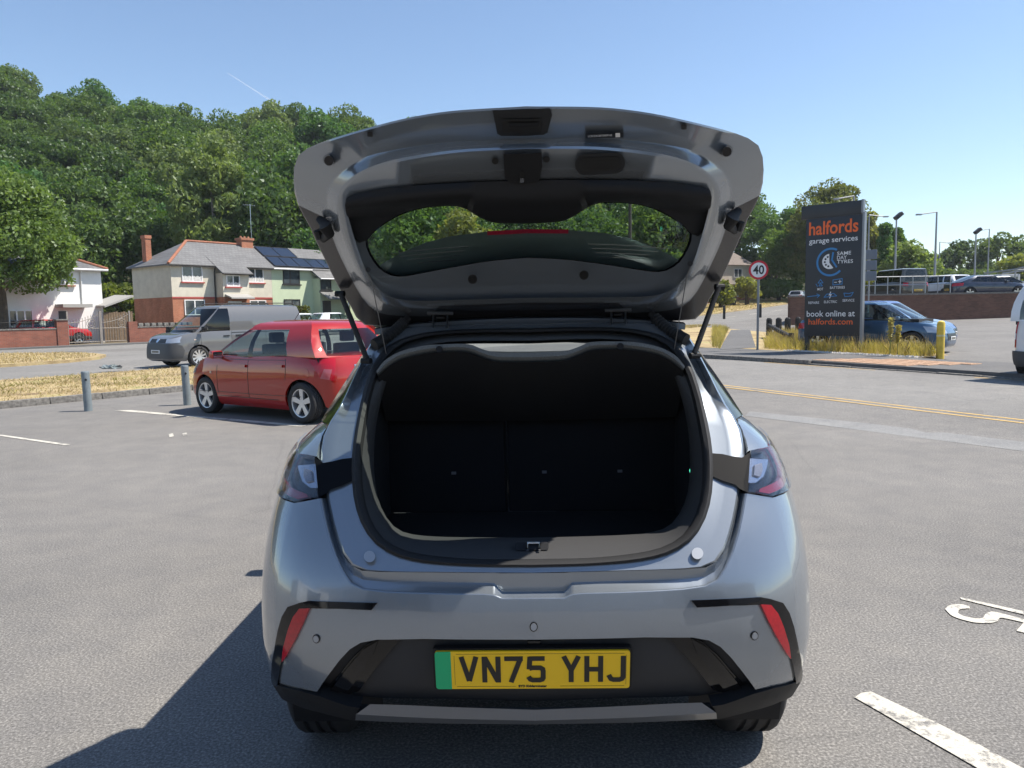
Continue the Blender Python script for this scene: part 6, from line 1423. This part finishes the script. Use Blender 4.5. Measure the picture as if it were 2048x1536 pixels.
SKY = tab([(-400, 60), (-200, 105), (0, 137), (100, 152), (200, 168), (280, 192), (400, 220), (480, 236), (520, 243), (560, 218), (640, 213), (720, 227), (800, 243), (1000, 290), (1200, 340), (1400, 388), (1500, 398), (1560, 400), (1650, 470), (1760, 540), (1900, 600), (2300, 615)])
def zsky(px, D): d = raydir(px, SKY(px)); return CH+d.z*D/d.y
D0, D1 = 70.0, 152.0
def Hill(x, y):
    if y < 55: return Hf(x, min(y, 55)) if y > 0 else 0
    px = CX+FPX*x/y; f = min(1.0, max(0, (y-D0)/(D1-D0)))
    return max(Hf(x, y)*.9, (f**.9)*(zsky(px, D1)-10.5))+(Hf(x, y) if 0 else 0)
hx = np.linspace(-210, 95, 44); hy = np.concatenate([np.linspace(66, 156, 26), [190, 260, 400]])
V = [Vector((x, y, -4.0 if (CX+FPX*x/y > 1330 and y < 116) else (Hill(x, y) if y < 157 else Hill(x*155/y, 155)*(1-(y-155)/400))-.15*(1 if y > 70 else 4))) for y in hy for x in hx]
nx = len(hx); Fc = [(j*nx+i, j*nx+i+1, (j+1)*nx+i+1, (j+1)*nx+i) for j in range(len(hy)-1) for i in range(nx-1)]
hill = obj('hill', (V, Fc), M('woodland floor', (.035, .04, .018), .95, var=.4, vscale=.3), None, 60); hill['kind'] = 'structure'
oaks = [proto(20+i, 11.5, 4.6, (LF_OAK, LF_OAK, LF_DARK, LF_OAK, LF_BIRCH, LF_OAK)[i], 12000, .27, 60, 1.5, cb=(.12, .18, .1, .15, .12, .1)[i]) for i in range(6)]
rr_ = random.Random(5)
Ds = [73, 79, 86, 93, 101, 110, 119, 129, 140, 151]
cnt = 0
for D in Ds:
    stepx = 5.6+D*.014; x = (-170-CX)/FPX*D+rr_.uniform(0, stepx)
    while x < (1640-CX)/FPX*D:
        y = D+rr_.uniform(-3, 3); xx = x+rr_.uniform(-1.3, 1.3); px = CX+FPX*xx/y
        s = rr_.uniform(.82, 1.18); z = Hill(xx, y)
        i = rr_.choice([0, 0, 1, 1, 2, 2, 3, 3, 5, 4])
        if not (px > 1490 and D > 118) and not (px > 1385 and D < 118):
            plant('woodland_tree', 'broadleaf tree in the dense wood covering the hillside', 'tree', oaks[i], xx, y, z-.4, s, rr_.uniform(.9, 1.12), rr_.uniform(0, 6.28), 'trees of the wooded hillside'); cnt += 1
        x += stepx*rr_.uniform(.8, 1.2)
def solo(name, label, px, D, top, rx, mat, n=7000, size=.34, clumps=60, cr_=1.2, shape='round', z=None, cb=.15, bark=None, elong=1.6, r0=.25, droop=0, cat='tree', seed=None):
    q = gd(px, D); zb_ = q.z if z is None else z; H_ = at_y(px, top, D).z-zb_; seed = seed or int(px*7+D)
    return plant(name, label, cat, proto(seed, H_, rx, mat, n, size, clumps, cr_, shape, bark, cb, r0, elong, droop), q.x, q.y, zb_)
solo('garden_tree', 'broad leafy tree overhanging the front of the white house at left', 12, 45.0, 326, 4.5, LF_NEAR, 36000, .16, 170, .95, cb=.13)
solo('birch_tree', 'tall pale drooping birch standing out from the wood behind the cream house', 442, 72, 262, 3.9, LF_BIRCH, 18000, .22, 90, 1.25, z=2.0, cb=.1, bark=BBARK, elong=2.6, r0=.2, droop=.45)
solo('rusty_tree', 'rusty brown tree at the left edge of the raised tailgate', 604, 80, 388, 2.5, LF_BROWN, 3600, .28, 34, .8, z=1, cb=.2)
solo('bright_shrub', 'bright green shrub mass above the solar panel roof', 552, 82, 448, 5.0, LF_HEDGE, 5000, .32, 40, 1.2, z=1, cb=.0)
solo('gap_shrub', 'green shrub filling the gap between the white and cream houses', 236, 60, 545, 2.0, LF_HEDGE, 4200, .22, 40, .7, z=.1, cb=.0)
solo('dark_broadleaf', 'dark tree seen through the left of the tailgate glass', 840, 64, 375, 5.2, LF_DARK, 9000, .30, 70, 1.3, z=.8, cb=.05)
solo('sunlit_broadleaf', 'yellowish sunlit tree seen through the left of the tailgate glass', 935, 58, 395, 2.8, LF_LIME, 6000, .25, 50, .9, z=.8, cb=.05)
solo('glass_view_shrub', 'green tree seen through the right of the tailgate glass', 1180, 70, 415, 5.0, LF_OAK, 8000, .30, 60, 1.2, z=.8, cb=.0)
solo('glass_view_bush', 'green bush low behind the telegraph pole', 1330, 75, 440, 4.0, LF_HEDGE, 6000, .30, 50, 1.1, z=1.0, cb=.0)
solo('roadside_tree', 'dark tree rising behind the speed limit sign', 1550, 112, 398, 6.0, LF_DARK, 17000, .27, 90, 1.6, cb=.05)
solo('shaded_tree', 'dark green tree between the speed limit sign and the garage sign', 1590, 104, 428, 5.4, LF_OAK, 16000, .26, 80, 1.5, cb=.03)
solo('lime_tree', 'big yellow green tree standing above the garage sign', 1652, 98, 358, 5.4, LF_LIME, 22000, .26, 100, 1.5, cb=.10)
solo('slim_lime_tree', 'slim yellow green tree just right of the garage sign', 1736, 90, 418, 2.0, LF_LIME, 5200, .30, 40, .95, cb=.1)
solo('verge_bush', 'rounded green bush at the foot of the trees behind the speed limit sign', 1557, 99, 556, 3.4, LF_OAK, 5200, .28, 46, 1.1, cb=.0, cat='bush')
solo('house_shrub', 'small shrub in front of the far cream house', 1442, 88, 556, 1.9, LF_HEDGE, 2600, .25, 26, .7, cb=.0, cat='bush')
solo('flowering_shrub', 'loose shrub before the far house, left of the speed limit sign', 1494, 92, 548, 1.9, LF_LIME, 3600, .25, 30, .8, cb=.05, cat='bush')
solo('conifer', 'dark pointed conifer behind the off-roader', 1766, 84, 452, 1.9, LF_DARK, 5200, .25, 60, .7, 'cone', z=ZL, cb=.02)
solo('conifer', 'second dark conifer, right of the pointed one', 1789, 86, 462, 2.0, LF_DARK, 5200, .25, 60, .7, 'cone', z=ZL, cb=.02)
solo('yard_tree', 'yellow green tree behind the lamp post and off-roader', 1815, 82, 478, 3.2, LF_LIME, 7000, .28, 50, 1.0, z=ZL, cb=.02)
solo('yard_tree_low', 'lower green tree right of the yellow green one', 1838, 88, 520, 2.8, LF_OAK, 5500, .28, 46, 1.0, z=ZL, cb=.02)
solo('yard_bush', 'bushy green shrub low behind the garage sign', 1746, 58, 536, 1.9, LF_HEDGE, 4200, .22, 40, .8, z=1, cb=.0, cat='bush')
solo('rosy_shrub', 'soft olive shrub left of the tall lamp post base', 1880, 86, 535, 2.8, LF_BIRCH, 4500, .25, 40, .9, z=ZL, cb=.0, cat='bush')
solo('hazy_tree', 'round hazy tree left of the floodlight post at right', 1915, 130, 472, 5.0, LF_FAR, 7000, .36, 60, 1.3, z=ZL, cb=.02)
solo('hazy_big_tree', 'largest round tree at the right, behind the thin lamp posts', 1990, 125, 456, 5.2, LF_FAR, 8000, .36, 60, 1.3, z=ZL, cb=.02)
solo('hazy_low_tree', 'low hazy tree under the two round ones', 1940, 112, 530, 4.8, LF_FAR, 7000, .34, 50, 1.2, z=ZL, cb=.0)
solo('edge_tree', 'green tree at the right edge behind the lorry', 2046, 110, 500, 4.2, LF_LIME, 7000, .34, 50, 1.2, z=ZL, cb=.0)
solo('far_scrub', 'dull bush line behind the parked silver cars', 2010, 104, 560, 5.0, LF_FAR, 6000, .34, 50, 1.1, z=ZL, cb=.0, cat='bush')
# clipped hedge in front of the houses
def hedge(label, pxa, pxb, n, h, d):
    a, b = fac(pxa, 640, n)[0], fac(pxb, 640, n)[0]; r = np.random.default_rng(3); N = int((b-a)*900)
    P = np.stack([r.uniform(0, b-a, N), r.uniform(0, d, N), r.uniform(0, h, N)], 1); k = r.integers(0, 3, N); P[k == 0, 2] = h+r.normal(0, .06, (k == 0).sum()); P[k == 1, 1] = r.normal(0, .05, (k == 1).sum())
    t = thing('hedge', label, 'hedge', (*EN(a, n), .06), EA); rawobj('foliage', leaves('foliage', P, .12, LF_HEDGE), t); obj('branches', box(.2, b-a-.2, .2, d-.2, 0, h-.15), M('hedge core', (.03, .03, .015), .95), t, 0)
hedge('clipped yellowish hedge above the grey van roof', 440, 622, 50.6, 2.25, .9)
# grass and weeds
def blades(name, pts, hgt, wid, mat, lean=.5):
    n = len(pts); b = np.array(pts); a = rng.uniform(0, 6.283, n); h = hgt*rng.uniform(.45, 1.2, n); w_ = wid*rng.uniform(.6, 1.3, n)
    u = np.stack([np.cos(a), np.sin(a), np.zeros(n)], 1)*w_[:, None]*.5; l = np.stack([rng.normal(0, lean, n)*h, rng.normal(0, lean, n)*h, h], 1)
    V = np.stack([b-u, b+u, b+l*.6+u*.6, b+l*np.array([1.25, 1.25, 1.0]), b+l*.6-u*.6], 1).reshape(-1, 3)
    me = bpy.data.meshes.new(name); me.vertices.add(5*n); me.vertices.foreach_set('co', V.astype(np.float32).ravel()); me.loops.add(5*n); me.loops.foreach_set('vertex_index', np.arange(5*n, dtype=np.int32)); me.polygons.add(n); me.polygons.foreach_set('loop_start', np.arange(0, 5*n, 5, dtype=np.int32)); me.polygons.foreach_set('loop_total', np.full(n, 5, dtype=np.int32)); me.update(calc_edges=True); me.materials.append(mat)
    o = rawobj(name, me); o['kind'] = 'stuff'; return o
STRAW = leafmat('dry straw blades', (.35, .285, .17), (.55, .465, .31), .0, .3); GREENY = leafmat('yellowing grass blades', (.33, .29, .10), (.54, .46, .20), .0, .35); SEED = leafmat('grass seed heads', (.44, .33, .19), (.60, .46, .30), .0, .3)
def scat(poly, n, off):
    xs = [p[0] for p in poly]; ys_ = [p[1] for p in poly]; out = []
    while len(out) < n:
        x, y = rng.uniform(min(xs), max(xs)), rng.uniform(min(ys_), max(ys_)); c = False; j = len(poly)-1
        for i in range(len(poly)):
            if (poly[i][1] > y) != (poly[j][1] > y) and x < (poly[j][0]-poly[i][0])*(y-poly[i][1])/(poly[j][1]-poly[i][1])+poly[i][0]: c = not c
            j = i
        if c: out.append((x, y, Hf(x, y)+off))
    return out
o = blades('dry_grass', scat([EN(*p) for p in ((-13, NK+.25), (14, NK+.25), (18, NK+3), (18, NV-.1), (-13, NV-.1))], 20000, .10), .07, .018, STRAW, .7); o['label'] = 'dry straw-coloured grass on the near verge'
gv = []
for _k in range(26):
    ce_, cn_ = rng.uniform(-12, 16), rng.uniform(NK+.5, NV-.4)
    for _j in range(150):
        x, y = EN(ce_+rng.normal(0, .5), min(NV-.1, max(NK+.25, cn_+rng.normal(0, .3)))); gv.append((x, y, Hf(x, y)+.10))
o = blades('green_tufts', gv, .085, .018, leafmat('weedy blades', (.15, .15, .045), (.30, .27, .10), .0, .3), .7); o['label'] = 'greener weedy tufts in the dry near verge'
o = blades('dry_grass', scat(rounded_end(-14, 14.5, NM0+.1, NM1-.1, 5), 20000, .10), .10, .03, STRAW, .6); o['label'] = 'dry grass on the island between the carriageways'
o = blades('dry_grass', scat([EN(*p) for p in ((43, NM0+.2), (105, NM0+.2), (105, NM1-.2), (43, NM1-.2))], 12000, .10), .16, .06, STRAW, .5); o['label'] = 'dry grass band along the far road'
gr = [AB(AEND-.1, 18.15), AB(AEND-.1, 19.2), AB(AEND-2.5, 20.8), AB(-18, 22.6)]+[tuple(gp(*q_, .1).xy) for q_ in ((1565, 668), (1536, 680), (1528, 698))]+[AB(-18.6, 18.25)]
o = blades('long_grass', scat(gr, 12000, .10), .36, .014, GREENY, .3); o['label'] = 'long yellowing grass around the foot of the garage sign'
o = blades('seed_heads', scat(gr, 2600, .10), .52, .010, SEED, .18); o['label'] = 'dry seed heads standing above the long grass'
lg = [(p.x, p.y) for p in (gp(1425, 700), gp(1440, 704), gp(1456, 664), gp(1425, 660))]
o = blades('long_grass', scat(lg, 1500, .10), .30, .022, GREENY, .25); o['label'] = 'yellow grass left of the footpath'
o = blades('dry_grass', scat([EN(*p) for p in ((33, 19.5), (46, 19.5), (46, NV-.2), (33, NV-.2))]+[], 5000, .11), .14, .04, STRAW, .5); o['label'] = 'dry grass between footpath and road'
# pale stones edging the long grass
N = 900; P = []
for _ in range(N):
    a_, b_ = rng.uniform(-18.0, AEND), 18.0+abs(rng.normal(0, .12)); x, y = AB(a_, b_); P.append((x, y, Hf(x, y)+.115))
tet = []
for x, y, z in P:
    r_ = rng.uniform(.02, .055); k = rng.uniform(0, 3); tet.append(([Vector((x+r_*math.cos(k+i*2.1), y+r_*math.sin(k+i*2.1), z)) for i in range(3)]+[Vector((x, y, z+r_*.9))], [(0, 1, 3), (1, 2, 3), (2, 0, 3)]))
o = obj('gravel', join(*tet), M('pale limestone chips', (.55, .52, .47), .9), None, 0); o['kind'] = 'stuff'; o['label'] = 'pale stone chips along the footway edge'
# twin mullein spikes in the grass
for px, top, lb in ((1782, 636, 'tall pale green weed spike, taller of the two before the blue people carrier'), (1797, 651, 'shorter pale green weed spike beside the taller one')):
    D = 20.6; q = gd(px, D); h = at_y(px, top, D).z-q.z; P = np.stack([rng.normal(0, .03, 300), rng.normal(0, .03, 300), rng.uniform(h*.5, h, 300)], 1); t = thing('weed_spike', lb, 'weed', tuple(q)); rawobj('flower_spike', leaves('flower_spike', P, .05, GREENY), t); obj('stem', tube([(0, 0, 0), (0, 0, h)], .012, 5), M('weed stem', (.15, .2, .06), .9), t)
# ------------------------------------------------------------ thin summer haze
hz_ = obj('haze', box(-420, 420, -320, 620, -2.0, 75), None, None, 0); hz_['kind'] = 'stuff'; hz_['label'] = 'thin pale summer haze over the distance'
hm = bpy.data.materials.new('summer haze'); hm.use_nodes = True; nt = hm.node_tree; nt.nodes.clear()
pv = nt.nodes.new('ShaderNodeVolumePrincipled'); pv.inputs['Color'].default_value = (.86, .92, 1, 1); pv.inputs['Density'].default_value = .00026; pv.inputs['Anisotropy'].default_value = .2
oo = nt.nodes.new('ShaderNodeOutputMaterial'); nt.links.new(pv.outputs[0], oo.inputs['Volume']); hz_.data.materials.append(hm)
